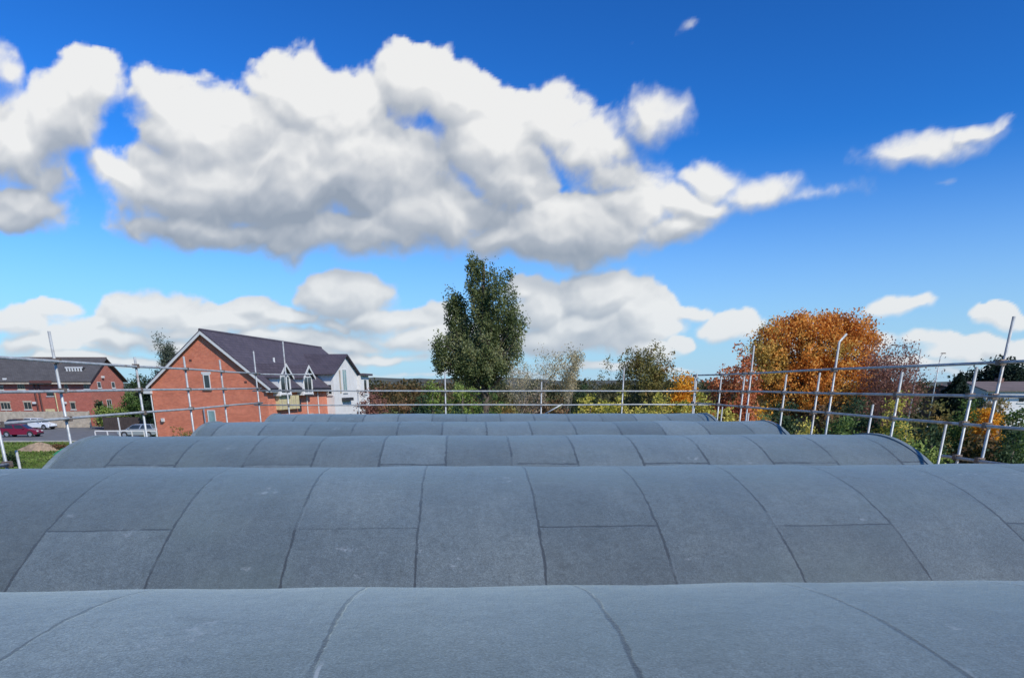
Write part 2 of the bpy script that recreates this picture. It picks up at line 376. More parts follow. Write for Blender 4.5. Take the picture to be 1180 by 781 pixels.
def build_sky():
    """far dome patch that carries the clouds as density and sunlit share per point; the air behind is the world sky"""
    az = np.concatenate([np.arange(-100, -44, 1.0), np.arange(-44, 48, .115), np.arange(48, 92.1, 1.0)])
    el = np.concatenate([np.arange(-.4, 34, .115), np.arange(34, 75, 1.5)])
    AZ, EL = np.meshgrid(np.radians(az), np.radians(el), indexing='ij')
    dx, dy, dz = np.cos(EL)*np.sin(AZ), np.cos(EL)*np.cos(AZ), np.sin(EL)
    yy = np.maximum(dy, .15); U, V = dx/yy, dz/yy
    # horizontal and vertical scale of the noise shrinks towards the horizon, as the deck recedes
    per = 1/(.55+1.6*np.clip(V, 0, 1.2))
    def density(U, V, full=True, far=False):
        per = 1.5/(.62+1.3*np.clip(V, 0, 1.2))
        wx = fbm(U, V, 5, 4, 3)*.030+fbm(U, V, 22, 3, 9)*.008; wy = fbm(U, V, 5, 4, 23)*.024+fbm(U, V, 22, 3, 29)*.007
        u, v = U+wx, V+wy
        b = np.full(U.shape, -3.0)
        for (px, py, rx, ry, rot, amp) in BLOBS:
            def uvp(x, y):
                r = ray(x, y); return r[0]/r[1], r[2]/r[1]
            c = uvp(px, py); ex = uvp(px+4, py); ey = uvp(px, py-4)
            su, sv = abs(ex[0]-c[0])/4*rx*1.12, abs(ey[1]-c[1])/4*ry*1.12
            cr_, sr = math.cos(R(-rot)), math.sin(R(-rot))
            a, q = u-c[0], v-c[1]
            X, Y = (a*cr_+q*sr)/su, (-a*sr+q*cr_)/sv
            Y = np.where(Y < 0, Y*1.12, Y)                      # flatter bases
            q_ = (X*X+Y*Y)**.75; d = amp*(1-q_) if amp > .3 else amp-.75*q_
            k = .12; h = np.clip(.5+.5*(b-d)/k, 0, 1); b = d*(1-h)+b*h+k*h*(1-h)
        o_ = 6 if full else (2 if far else 4)
        n = fbm(u, v*1.2, 9, o_, 41, .46, True)*.48-.10
        n2 = fbm(u, v*1.3, 5.5, 5 if full else 3, 77, .5)*.46
        edge = fbm(u, v*1.3, 48, 5, 55, .62)*.22 if full else 0
        return b, b+n+n2+edge-.16
    B, D = density(U, V)
    # how much cloud lies between each point and the sun (fine structure near, bulk far), and which way the puffs face
    Lu, Lv = .42, .91; sh = np.zeros_like(D); bk = np.zeros_like(D); st = .0085
    here = density(U, V, False)[1]; hereb = density(U, V, False, True)[1]
    for i, w_ in ((1.2, .6), (2.6, .8), (4.6, 1.4), (7, 2.4), (10, 3.2), (13.5, 3.6), (17.5, 3.2)):
        b_, d_ = density(U+Lu*st*i, V+Lv*st*i, False, i > 2)
        sh += np.clip(d_*.55+b_*.45+.05, 0, .55)*w_
        if i == 1.2: near = d_
        if i == 4.6: farb = d_
    lam = np.clip(here-near, -.18, .2)*1.0+np.clip(hereb-farb, -.4, .4)*.42
    light = np.exp(-np.maximum(sh-.5, 0)*.115)*.90+lam+(D-here)*.22+fbm(U, V*1.4, 8, 4, 131, .55)*.16+.02
    light = light*(.80+.20*np.clip(D*1.6, 0, 1))
    east = np.clip((U-.08)/.35, 0, 1)*np.clip((V-.12)/.1, 0, 1)   # the thinner, greyer end of the bank
    light = light-.13*east
    light = .52+(light-.5)*.95+.16*np.clip(1-(V-.05)/.12, 0, 1)
    # tops are crisp, undersides and lee sides fray into veils
    _, up1 = density(U, V+.012, False, True)
    under = 1/(1+np.exp(-(up1-hereb)*16)); ragged = fbm(U, V, 4.5, 3, 91)*.5+.5
    width = .22+.42*under+.75*np.clip(ragged-.42, 0, 1)+.40*east
    t_ = np.clip((D+.10+.10*under)/width, 0, 1); alpha_ = t_*t_*(3-2*t_)
    n = len(az)*len(el)
    rad = 3900
    co = np.stack([dx*rad, dy*rad, dz*rad], -1).reshape(-1, 3)
    me = bpy.data.meshes.new('sky'); me.vertices.add(n); me.vertices.foreach_set('co', co.reshape(-1).astype(np.float32))
    I = np.arange(n).reshape(len(az), len(el)); q = np.stack([I[:-1, :-1], I[:-1, 1:], I[1:, 1:], I[1:, :-1]], -1).reshape(-1, 4)
    me.loops.add(q.size); me.loops.foreach_set('vertex_index', q.reshape(-1).astype(np.int32))
    me.polygons.add(len(q)); me.polygons.foreach_set('loop_start', np.arange(0, q.size, 4, dtype=np.int32)); me.polygons.foreach_set('loop_total', np.full(len(q), 4, dtype=np.int32))
    me.update(calc_edges=True)
    for nm, arr in (('cloud_depth', D), ('cloud_sunlit', light), ('cloud_cover', alpha_)):
        at = me.attributes.new(nm, 'FLOAT', 'POINT'); at.data.foreach_set('value', arr.reshape(-1).astype(np.float32))
    me.polygons.foreach_set('use_smooth', [True]*len(me.polygons))
    m, nt, b = newmat('cloud_sky'); nt.nodes.remove(b)
    ad = nd(nt, 'ShaderNodeAttribute', attribute_name='cloud_depth'); al = nd(nt, 'ShaderNodeAttribute', attribute_name='cloud_sunlit')
    tc = nd(nt, 'ShaderNodeTexCoord'); nrm = nd(nt, 'ShaderNodeVectorMath', operation='NORMALIZE'); lk(nt, tc.outputs['Object'], nrm.inputs[0])
    fn = noise(nt, nrm.outputs[0], 95, 4, .6)
    f0 = math_(nt, 'SUBTRACT', fn.outputs[0], .5)
    dd = math_(nt, 'ADD', ad.outputs['Fac'], math_(nt, 'MULTIPLY', f0, .26))
    sep = nd(nt, 'ShaderNodeSeparateXYZ'); lk(nt, nrm.outputs[0], sep.inputs[0])
    av = nd(nt, 'ShaderNodeAttribute', attribute_name='cloud_cover')
    alpha = math_(nt, 'ADD', av.outputs['Fac'], math_(nt, 'MULTIPLY', math_(nt, 'MULTIPLY', f0, 1.2), math_(nt, 'MULTIPLY', av.outputs['Fac'], math_(nt, 'SUBTRACT', 1.0, av.outputs['Fac']))), clamp=True)
    alpha = math_(nt, 'MULTIPLY', math_(nt, 'POWER', alpha, 1.0), smooth(nt, sep.outputs[2], -.002, .03))
    br = math_(nt, 'ADD', al.outputs['Fac'], math_(nt, 'MULTIPLY', f0, .06))
    br = math_(nt, 'ADD', br, math_(nt, 'MULTIPLY', math_(nt, 'SUBTRACT', 1.0, smooth(nt, dd, .0, .35)), .05))
    cc = ramp(nt, br, [(.10, (.31, .36, .43)), (.40, (.45, .49, .545)), (.72, (.66, .68, .70)), (1.0, (.88, .88, .865))])
    veil = math_(nt, 'SUBTRACT', 1.0, smooth(nt, sep.outputs[2], -.02, .20))
    cl = mixc(nt, math_(nt, 'MULTIPLY', veil, .35), cc, (.52, .64, .78))
    em = nd(nt, 'ShaderNodeEmission'); lk(nt, cl, em.inputs[0]); em.inputs[1].default_value = CLOUD
    tr = nd(nt, 'ShaderNodeBsdfTransparent'); mx = nd(nt, 'ShaderNodeMixShader')
    lk(nt, math_(nt, 'MULTIPLY', alpha, .97), mx.inputs[0]); lk(nt, tr.outputs[0], mx.inputs[1]); lk(nt, em.outputs[0], mx.inputs[2])
    lk(nt, mx.outputs[0], nt.nodes['Material Output'].inputs[0])
    m.cycles.emission_sampling = 'NONE'
    me.materials.append(m)
    o = bpy.data.objects.new('sky', me); COL.objects.link(o); o['kind'] = 'structure'
build_sky()
sl = bpy.data.lights.new('sun', 'SUN'); so = bpy.data.objects.new('sun', sl); COL.objects.link(so)
sl.energy = 4.3; sl.angle = R(.53); sl.color = (1, .94, .84)
sv = Vector((math.cos(R(SUN_EL))*math.sin(R(SUN_AZ)), math.cos(R(SUN_EL))*math.cos(R(SUN_AZ)), math.sin(R(SUN_EL))))
so.rotation_euler = sv.to_track_quat('Z', 'Y').to_euler(); so.location = (20, -20, 40)
scn.view_settings.view_transform = 'Standard'; scn.view_settings.look = 'None'
scn.view_settings.exposure = 0; scn.view_settings.gamma = 1

# ---------------------------------------------------------------- SETTING
m = MB(); m.add([(-4000,-1500,0),(4000,-1500,0),(4000,5000,0),(-4000,5000,0)], [(0,1,2,3)])
tag(m.build('ground', M['ground']), kind='structure')
m = MB()                                                        # car park
m.add([(-105,80,.004),(-39,80,.004),(-39,111,.004),(-105,111,.004)], [(0,1,2,3)])
tag(m.build('car_park', M['asphalt']), kind='structure')
m = MB(); m.box(-105,-39,79.8,79.95,0,.12); tag(m.build('kerb', M['kerb']), kind='structure')
m = MB()
for i in range(14): m.add([(-98+i*2.6,95,.008),(-97.9+i*2.6,95,.008),(-97.9+i*2.6,99.6,.008),(-98+i*2.6,99.6,.008)], [(0,1,2,3)])
tag(m.build('bay_markings', M['marking']), kind='structure')
# far wooded hills
m = MB(); N = 160; rows = []
for j, (Y, k) in enumerate(((1150, 0), (1350, .75), (1600, 1), (2300, .9), (3200, .2))):
    for i in range(N+1):
        X = -2600+5200*i/N
        z = 9+7*math.exp(-((X+150)/330)**2)+4*math.sin(X*.004+1)+1.6*math.sin(X*.021)+1.0*math.sin(X*.07+2)+random.uniform(-.5,.5)
        m.v.append((X, Y, max(0, z*k*(Y/1150)**.7)))
for j in range(4):
    for i in range(N): m.f.append((j*(N+1)+i, j*(N+1)+i+1, (j+1)*(N+1)+i+1, (j+1)*(N+1)+i)); m.mi.append(0)
tag(m.build('hills', M['hill']), kind='structure')

# ---------------------------------------------------------------- THE VAULTED ROOF
S, RISE, Z1, CREST = 5.06, .818, 2.334, CZ-.8
A_ = RISE/(S/2)**2
BUILD = empty('workshop', (0, 0, 0), label='long workshop roofed by a row of grey felted barrel vaults in the foreground', cat='building')
XL = {0: (-6.3, 7.1), 1: (-6.25, 7.1), 2: (-6.2, 7.12), 3: (-6.17, 7.15), 4: (-5.95, 7.26), 5: (-5.75, 7.42)}
OFF = {0: .1, 1: -1.471, 2: -3.422, 3: -5.334, 4: -4.55, 5: -5.0}
LAPY = -1.565
for k in range(0, 6):
    yc = Z1+(k-1)*S; x0, x1 = XL[k]
    m = MB(); n = 44; nx = 56
    for j in range(nx+1):
        x = x0+(x1-x0)*j/nx
        for i in range(n+1):
            t = -S/2+.03+(S-.06)*i/n
            z = CREST-A_*t*t
            # gentle sag between rafters and slightly uneven laying
            z += .006*math.sin(x*2.1+k)*math.sin(t*2.3+1)+.004*math.sin(x*6.2+t*3+k*2)
            m.v.append((x-OFF[k], t, z))
    for j in range(nx):
        for i in range(n):
            a = j*(n+1)+i; m.f.append((a, a+n+1, a+n+2, a+1)); m.mi.append(0)
    fm = felt_mat('mineral_felt_%d' % k, LAPY if k != 1 else -1.9, SHW if k != 1 else .992, 1 if k in (2, 3, 5) else 0, {1: 1.03, 2: .78}.get(k, .84), {1: .8, 2: 1.0, 3: 1.9, 4: 2.4, 5: 2.6}.get(k, 1))
    v = m.build('vault', fm, BUILD, smooth=True, loc=(OFF[k], yc, 0))
    # gable infill and pale edge trims at both ends
    for sx, xe in ((-1, x0), (1, x1)):
        m = MB(); pts = [(-S/2+.03+(S-.06)*i/24) for i in range(25)]
        poly = [(t, CREST-A_*t*t-.03) for t in pts]+[(S/2-.03, 3.9), (-S/2+.03, 3.9)]
        m.prism(poly, 0, xe-sx*.10, xe-sx*.02); m.build('gable_infill', M['wallpaint'], v, loc=(-OFF[k], 0, 0))
        m = MB()
        for a, b_ in zip(pts[:-1], pts[1:]):
            za, zb = CREST-A_*a*a, CREST-A_*b_*b_
            xa, xb = sorted((xe-sx*.035, xe+sx*.045))
            m.add([(xa,a,za-.10),(xb,a,za-.10),(xb,a,za+.022),(xa,a,za+.022),(xa,b_,zb-.10),(xb,b_,zb-.10),(xb,b_,zb+.022),(xa,b_,zb+.022)],
                  [(0,1,5,4),(1,2,6,5),(2,3,7,6),(3,0,4,7)]+([(3,2,1,0)] if a == pts[0] else [])+([(4,5,6,7)] if b_ == pts[-1] else []))
        m.build('edge_trim', M['trim'], v, loc=(-OFF[k], 0, 0))
gfelt = plain('gutter_felt', (.09, .11, .135), .8, 0, .2, 4)
for k in range(0, 7):
    yv = Z1+(k-1)*S-S/2
    m = MB(); m.box(-5.7, 7.05, yv-.14, yv+.14, CREST-RISE-.06, CREST-RISE+.022); m.build('valley_gutter', gfelt, BUILD)
ya, yb = Z1-S*1.5, Z1+4.5*S
m = MB()
m.box(-5.6, -5.35, ya+.1, yb-.1, 0, 3.95); m.box(6.75, 7.0, ya+.1, yb-.1, 0, 3.95)
m.box(-5.35, 6.75, ya+.1, ya+.35, 0, 3.95); m.box(-5.35, 6.75, yb-.35, yb-.1, 0, 3.95)
m.build('wall', M['brick3'], BUILD)
# outlet box at the right end of the third vault, seen from above the edge
m = MB(); m.box(7.2, 7.28, 11.5, 11.62, 4.55, 4.66); m.build('rainwater_hopper', M['white'], BUILD)

# ---------------------------------------------------------------- SCAFFOLD
TR = .0242
def scaffold(name, label, side, XR, rails, posts, outer, y0, y1, xo):
    e = empty(name, (XR, 0, 0), label=label, cat='scaffold', group='scaffold guard rails round the roof')
    loc = (-XR, 0, 0)
    for (h, a, b, dz) in rails:
        m = MB(); n = max(3, int((b-a)/3.1)); pts = []
        off = -.05*side
        for i in range(n+1):
            pts.append((XR+off+random.uniform(-.008,.008), a+(b-a)*i/n, CZ+h+dz*i/n+random.uniform(-.012,.012)))
        m.tube(pts, TR, 10); m.build('guard_rail', M['steel'], e, smooth=True, loc=loc)
    for (Y, top, lean) in posts:
        m = MB(); x = XR+random.uniform(-.005,.005)
        m.tube([(x, Y, 0), (x+lean*.5, Y, 3.5), (x+lean, Y, top)], TR, 10)
        m.build('standard', M['steel'], e, smooth=True, loc=loc)
        m = MB(); m.box(x-.08, x+.08, Y-.08, Y+.08, 0, .008); m.build('base_plate', M['coupler'], e, loc=loc)
        for (h, a, b, dz) in rails:
            if a-.1 < Y < b+.1 and CZ+h < top:
                z = CZ+h+dz*(Y-a)/(b-a)
                m = MB(); m.box(x-.042-.035*(side > 0), x+.042+.035*(side < 0), Y-.045, Y+.045, z-.042, z+.042)
                m.tube([(x, Y-.05, z+.03), (x-.06*side, Y-.05, z+.03)], .009, 6)
                m.build('coupler', M['coupler'], e, loc=loc)
    for (Y, top) in outer:
        m = MB(); m.tube([(xo, Y, 0), (xo+.03, Y, top)], TR, 10); m.build('outer_standard', M['steel'], e, smooth=True, loc=loc)
        m = MB(); m.tube([(XR-.2*side, Y, 3.42), (xo+.2*side, Y, 3.42)], TR, 8); m.build('transom', M['steel'], e, smooth=True, loc=loc)
    for z in (3.36, 1.9):
        m = MB(); m.tube([(xo+.05*side, y0, z), (xo+.05*side, y1, z)], TR, 8); m.build('ledger', M['steel'], e, smooth=True, loc=loc)
        m = MB(); m.tube([(XR+.05*side, y0, z), (XR+.05*side, y1, z)], TR, 8); m.build('ledger', M['steel'], e, smooth=True, loc=loc)
    for i in range(4):
        xa = XR+side*(.12+i*.235); x_a, x_b = sorted((xa, xa+side*.225))
        m = MB(); m.box(x_a, x_b, y0, y1, 3.45, 3.488); m.build('scaffold_board', M['board'], e, loc=loc)
    return e
LX, RX = -7.0, 8.3
EL = scaffold('scaffold', 'galvanised tube scaffold with three guard rails along the left edge of the vaulted roof', -1, LX,
    [(.41, -6, 25.7, -.01), (-.075, -6, 25.7, .0), (-.54, -6, 25.7, .0), (-1.12, 2, 11.3, 0)],
    [(-4, 6.9, 0), (-1, 6.3, 0), (2.2, 6.9, 0), (5.2, 6.3, 0), (8.2, 6.9, 0), (11.25, 6.25, 0), (13.2, PZ(383,13.2), -.02), (16.25, PZ(412,16.25), .02), (19.1, PZ(411,19.1), 0), (21.9, PZ(415,21.9), -.02), (25.4, PZ(405,25.4), 0)],
    [(-4, 4.3), (0, 4.3), (4.5, 4.3), (9, 4.3), (13.5, 4.52), (17.5, 4.2), (21.5, 4.2), (25.2, 4.2)], -6.5, 26, -8.2)
ER = scaffold('scaffold', 'galvanised tube scaffold with three guard rails along the right edge of the roof', 1, RX,
    [(.33, -6, 26.7, .03), (-.15, -6, 26.7, .0), (-.62, -6, 26.7, .06), (-1.13, 2, 12.2, 0)],
    [(-4, 6.9, 0), (-1, 6.3, 0), (1.3, 7, 0), (3.8, 6.2, 0), (6.2, 7, 0), (8.8, 6.2, 0), (11.3, PZ(362,11.3), .03), (11.85, PZ(422,11.85), 0), (13.9, PZ(428,13.9), .0), (16.5, PZ(392,16.5), 0), (17.2, PZ(429,17.2), 0), (19.0, PZ(431,19), .0), (21.4, PZ(397,21.4), 0), (21.9, PZ(430,21.9), 0), (23.9, PZ(430,23.9), 0), (26.6, PZ(432,26.6), 0)],
    [(-4, 4.3), (0, 4.3), (4.5, 4.3), (9.5, 4.3), (14.15, 4.96), (16.9, 5.22), (20.5, 4.3), (24.4, 4.77), (27, 4.9)], -6.5, 27, 9.5)
# the bent tube on top of one tall standard
zt = PZ(392, 16.5)
m = MB(); m.tube([(RX, 16.5, zt-.12), (RX+.02, 16.5, zt), (RX+.15, 16.52, zt+.15)], TR, 10); m.build('bent_tube', M['steel'], ER, smooth=True, loc=(-RX, 0, 0))
# far side
e = empty('scaffold', (0, 25.9, 0), label='galvanised tube guard rail with two rails across the far end of the vaulted roof', cat='scaffold', group='scaffold guard rails round the roof')
YF = 25.9; zr = [PZ(450.3, YF), PZ(466.2, YF)]
for z, x0, x1 in ((zr[0], LX-.3, RX+.4), (zr[1], LX-.3, RX+.4), (PZ(431.5, YF), LX-.2, PX(361, YF))):
    m = MB(); n = 6; m.tube([(x0+(x1-x0)*i/n, YF-.05, z+random.uniform(-.012,.012)) for i in range(n+1)], TR, 10)
    m.build('guard_rail', M['steel'], e, smooth=True, loc=(0, -YF, 0))
for px, ty in ((330.5, 394), (412, 452), (513, 428), (624, 440), (718, 424), (802, 430)):
    x = PX(px, YF); top = PZ(ty, YF)
    m = MB(); m.tube([(x, YF, 0), (x, YF, top)], TR, 10); m.build('standard', M['steel'], e, smooth=True, loc=(0, -YF, 0))
    for z in zr:
        if z < top+.1:
            m = MB(); m.box(x-.035, x+.035, YF-.07, YF+.034, z-.034, z+.034); m.build('coupler', M['coupler'], e, loc=(0, -YF, 0))
x = PX(624, YF)                                                 # little brace at the foot of one standard
m = MB(); m.tube([(x+.05, YF-.06, zr[1]-.35), (x+.75, YF-.06, zr[1]+.02)], TR*.9, 8); m.build('brace', M['steel'], e, smooth=True, loc=(0, -YF, 0))
for z in (3.36,):
    m = MB(); m.tube([(LX-.3, YF+.05, z), (RX+.4, YF+.05, z)], TR, 8); m.build('ledger', M['steel'], e, smooth=True, loc=(0, -YF, 0))

# ---------------------------------------------------------------- BUILDINGS
def window(parent, mat_frame, face, c, z0, w, h, u=0.0, lights=2, glass=None, sill=True, depth=.06, proud=.03, head=None):
    """a window on a wall. face 'y-' : wall faces -y at y=u ; 'x+' : wall faces +x at x=u. c: centre along the wall"""
    gl = glass or M['glass']; fw = .07
    def mk(a0, a1, b0, b1, d0, d1):           # a along wall, b vertical, d outwards
        return (a0, a1, u-d1, u-d0, b0, b1) if face == 'y-' else (u+d0, u+d1, a0, a1, b0, b1)
    m = MB()
    for a0, a1, b0, b1 in ((c-w/2, c-w/2+fw, z0, z0+h), (c+w/2-fw, c+w/2, z0, z0+h), (c-w/2+fw, c+w/2-fw, z0, z0+fw), (c-w/2+fw, c+w/2-fw, z0+h-fw, z0+h)):
        m.box(*mk(a0, a1, b0, b1, -.02, proud))
    for i in range(1, lights):
        a = c-w/2+w*i/lights; m.box(*mk(a-fw*.4, a+fw*.4, z0+fw, z0+h-fw, -.02, proud-.004))
    f = m.build('window', mat_frame, parent)
    m = MB(); m.box(*mk(c-w/2+fw*.8, c+w/2-fw*.8, z0+fw*.8, z0+h-fw*.8, .002, .012)); m.build('pane', gl, f)
    if sill:
        m = MB(); m.box(*mk(c-w/2-.08, c+w/2+.08, z0-.09, z0-.003, -.02, proud+.07)); m.build('sill', M['render'], f)
    if head:
        m = MB(); m.box(*mk(c-w/2-.1, c+w/2+.1, z0+h+.003, z0+h+.16, -.02, proud*.6)); m.build('lintel', head, f)
    return f

# --- house with the orange gable. local frame: x right along the gable, y away along the ridge
H1 = empty('brick_house', (P(232, 382, 55).x, 55, 0), -R(9), label='orange brick gabled house with plum tiled roof, two dormers and white rendered wing', cat='house')
UL, UR, ze, zr_ = -4.45, 4.4, 5.72, PZ(383.5, 55)
VL = 24.2
m = MB()
m.prism([(UL, 0), (UR, 0), (UR, ze), (0, zr_-.08), (UL, ze)], 1, 0, .3)                   # near gable
m.prism([(UL, 0), (UR, 0), (UR, ze), (0, zr_-.08), (UL, ze)], 1, VL-.3, VL)
m.box(UL, UL+.3, .3, VL-.3, 0, ze); m.box(UR-.3, UR, .3, VL-.3, 0, ze)
m.build('wall', M['brick'], H1)
def slope(m, xa, za, xb, zb, y0, y1, t=.12):
    d = Vector((xb-xa, 0, zb-za)).normalized(); nrm = Vector((-d.z, 0, d.x))
    if nrm.z < 0: nrm = -nrm
    q = nrm*t
    m.add([(xa,y0,za),(xb,y0,zb),(xb+q.x,y0,zb+q.z),(xa+q.x,y0,za+q.z),(xa,y1,za),(xb,y1,zb),(xb+q.x,y1,zb+q.z),(xa+q.x,y1,za+q.z)],
          [(0,1,2,3),(7,6,5,4),(0,4,5,1),(1,5,6,2),(2,6,7,3),(3,7,4,0)])
m = MB()
sl_l = (zr_-ze)/(-UL); sl_r = (zr_-ze)/UR
slope(m, UL-.25, ze-.25*sl_l, 0, zr_, -.22, VL+.2); slope(m, 0, zr_, UR+.4, ze-.4*sl_r, -.22, VL+.2)
rf = m.build('roof', M['tile'], H1)
m = MB(); m.tube([(0, -.24, zr_+.13), (0, VL+.2, zr_+.13)], .11, 8); m.build('ridge_tiles', M['tile'], rf)
m = MB(); m.tube([(2.4, 6.5, zr_-2.4*sl_r), (2.4, 6.5, zr_-2.4*sl_r+.45)], .09, 8); m.build('roof_vent', M['white'], rf)
m = MB(); m.box(UR+.30, UR+.40, 2, 2.1, 0, .1)
m = MB()                                                                          # bargeboards
for (xa, za, xb, zb) in ((UL-.25, ze-.25*sl_l, 0, zr_), (UR+.4, ze-.4*sl_r, 0, zr_)):
    m.add([(xa,-.27,za-.14),(xb,-.27,zb-.16),(xb,-.27,zb+.05),(xa,-.27,za+.05),(xa,-.225,za-.14),(xb,-.225,zb-.16),(xb,-.225,zb+.05),(xa,-.225,za+.05)],
          [(0,1,2,3),(7,6,5,4),(0,4,5,1),(1,5,6,2),(2,6,7,3),(3,7,4,0)])
m.build('bargeboard', M['white'], H1)
m = MB(); m.box(UL-.5, UL+.05, -.28, .1, ze-.62, ze-.30); m.build('eave_box', M['white'], H1)
m = MB(); m.box(UR+.02, UR+.42, -.2, 12.3, ze-.52, ze-.36); m.build('soffit', M['white'], H1)
m = MB(); m.tube([(UR+.47, -.2, ze-.36), (UR+.47, 12.3, ze-.36)], .06, 8); m.build('gutter', M['dark'], H1)
m = MB(); m.tube([(UL-.06, -.06, ze-.5), (UL-.06, -.06, .1)], .045, 8); m.build('downpipe', M['white'], H1)
zt = lambda y: PZ(y, 55, 230)
f = window(H1, M['white'], 'y-', -.05, zt(448), .52, 1.0, 0, 1, head=M['white'])
window(H1, M['white'], 'y-', -.02, zt(489.5), .62, 1.05, 0, 1, glass=M['glasslight'])
m = MB(); m.tube([(-.55, -.06, zt(471)), (-.55, -.06, .1)], .055, 8); m.build('downpipe', plain('grey_pipe', (.22, .25, .30), .5), H1)
for (x, z) in ((-1.1, zt(415)), (.4, zt(489.5)), (2.9, zt(440))):
    m = MB(); m.box(x-.09, x+.09, -.03, .02, z-.06, z+.06); m.build('air_brick', M['pipe'], H1)
m = MB(); m.box(-3.95, -3.75, -.16, .0, zt(484)-.12, zt(484)+.12); m.build('wall_light', M['white'], H1)
# right-hand wall: wall dormers, cladding panel, lower windows
for vc in (2.25, 6.9):
    zb, zs, za = ze-.78, ze+.55, ze+1.35; hw = 1.12
    m = MB(); m.prism([(vc-hw, zb), (vc+hw, zb), (vc+hw, zs), (vc, za), (vc-hw, zs)], 0, UR-.6, UR+.5)
    dm = m.build('dormer', M['render'], H1)
    m = MB()
    for sg in (-1, 1):
        y0, y1 = vc, vc+sg*(hw+.18); z0, z1 = za+.04, zs-.10
        m.add([(UR+.70,y0,z0),(UR+.70,y1,z1),(UR-3.1,y1,z1),(UR-3.1,y0,z0),(UR+.70,y0,z0+.1),(UR+.70,y1,z1+.1),(UR-3.1,y1,z1+.1),(UR-3.1,y0,z0+.1)],
              [(0,1,2,3),(7,6,5,4),(0,4,5,1),(1,5,6,2),(2,6,7,3),(3,7,4,0)])
    m.build('dormer_roof', M['tile'], dm)
    m = MB()
    for sg in (-1, 1):
        y0, y1 = vc, vc+sg*(hw+.2); z0, z1 = za+.08, zs-.06
        m.add([(UR+.705,y0,z0-.14),(UR+.705,y1,z1-.12),(UR+.705,y1,z1+.08),(UR+.705,y0,z0+.08),(UR+.745,y0,z0-.14),(UR+.745,y1,z1-.12),(UR+.745,y1,z1+.08),(UR+.745,y0,z0+.08)],
              [(0,1,2,3),(7,6,5,4),(0,4,5,1),(1,5,6,2),(2,6,7,3),(3,7,4,0)])
    m.build('dormer_bargeboard', M['white'], dm)
    m = MB(); m.prism([(vc-.6, zs+.1), (vc+.6, zs+.1), (vc, za-.28)], 0, UR+.502, UR+.515); m.build('dormer_vent', M['tile'], dm)
    window(dm, M['white'], 'x+', vc, ze-.62, 1.7, 1.25, UR+.502, 2)
m = MB(); m.box(UR+.004, UR+.30, 1.4, 5.3, 3.95, 4.95); bay = m.build('cladding_panel', M['cream'], H1)
for y in (1.8, 2.7, 3.6, 4.5):
    m = MB(); m.box(UR+.305, UR+.33, y, y+.06, 3.95, 4.95); m.build('batten', M['fence'], bay)
window(H1, M['white'], 'x+', 3.3, 2.6, 2.6, .95, UR, 3); window(H1, M['white'], 'x+', 8.3, 2.55, 1.3, .9, UR, 2)
m = MB(); m.box(UR+.0, UR+.05, 5.6, 6.3, 3.7, 4.6); m.build('side_vent', M['dark'], H1)
for y in (7.6, 10.2):
    m = MB(); m.tube([(UR+.06, y, ze-.4), (UR+.06, y, .1)], .05, 8); m.build('downpipe', M['white'], H1)
# rendered wing
V0, V1, WU = 12.6, 19.8, 5.1; wzr, wze = PZ(409.5, 70), PZ(429.5, 67.3)
vc = (V0+V1)/2
m = MB(); m.prism([(V0, 0), (V1, 0), (V1, wze), (vc, wzr-.05), (V0, wze)], 0, 2.2, WU); wg = m.build('rendered_wing', M['render'], H1)
m = MB()
for sg in (-1, 1):
    y0, y1 = vc, vc+sg*((V1-V0)/2+.4); z0 = wzr; z1 = wzr-(wzr-wze)*(1+.4/((V1-V0)/2))
    m.add([(0.1,y0,z0),(WU+.3,y0,z0),(WU+.3,y1,z1),(.1,y1,z1),(.1,y0,z0+.12),(WU+.3,y0,z0+.12),(WU+.3,y1,z1+.12),(.1,y1,z1+.12)],
          [(0,1,2,3),(7,6,5,4),(0,4,5,1),(1,5,6,2),(2,6,7,3),(3,7,4,0)])
m.build('wing_roof', M['tile'], wg)
window(wg, M['white'], 'x+', vc-.4, 5.1, 1.2, 2.0, WU, 2, glass=M['glasslight']); m = MB(); m.box(WU+.002, WU+.02, vc-1.9, vc-1.5, 5.0, 7.0); m.build('shutter', M['fence'], wg)
m = MB(); m.box(WU+.01, WU+.35, vc-1.6, vc+.9, 4.35, 4.62); m.build('canopy', M['dark'], wg)
window(wg, M['white'], 'x+', vc-1.0, 2.3, .8, .9, WU, 1); window(wg, M['white'], 'x+', vc+.6, 2.3, .8, .9, WU, 1)
window(wg, M['white'], 'y-', 4.75, 4.9, .4, .9, V0, 1)
m = MB(); m.box(2.2, 5.4, V1+.01, 22.6, 0, PZ(433, 76)); an = m.build('rendered_annexe', M['render'], H1)
m = MB(); m.box(2.0, 5.75, V1+.01, 23.0, PZ(433, 76)+.004, PZ(430.6, 76)); m.build('flat_roof', M['tile'], an)
window(an, M['white'], 'x+', 21.3, 4.9, 1.0, 1.4, 5.4, 1)

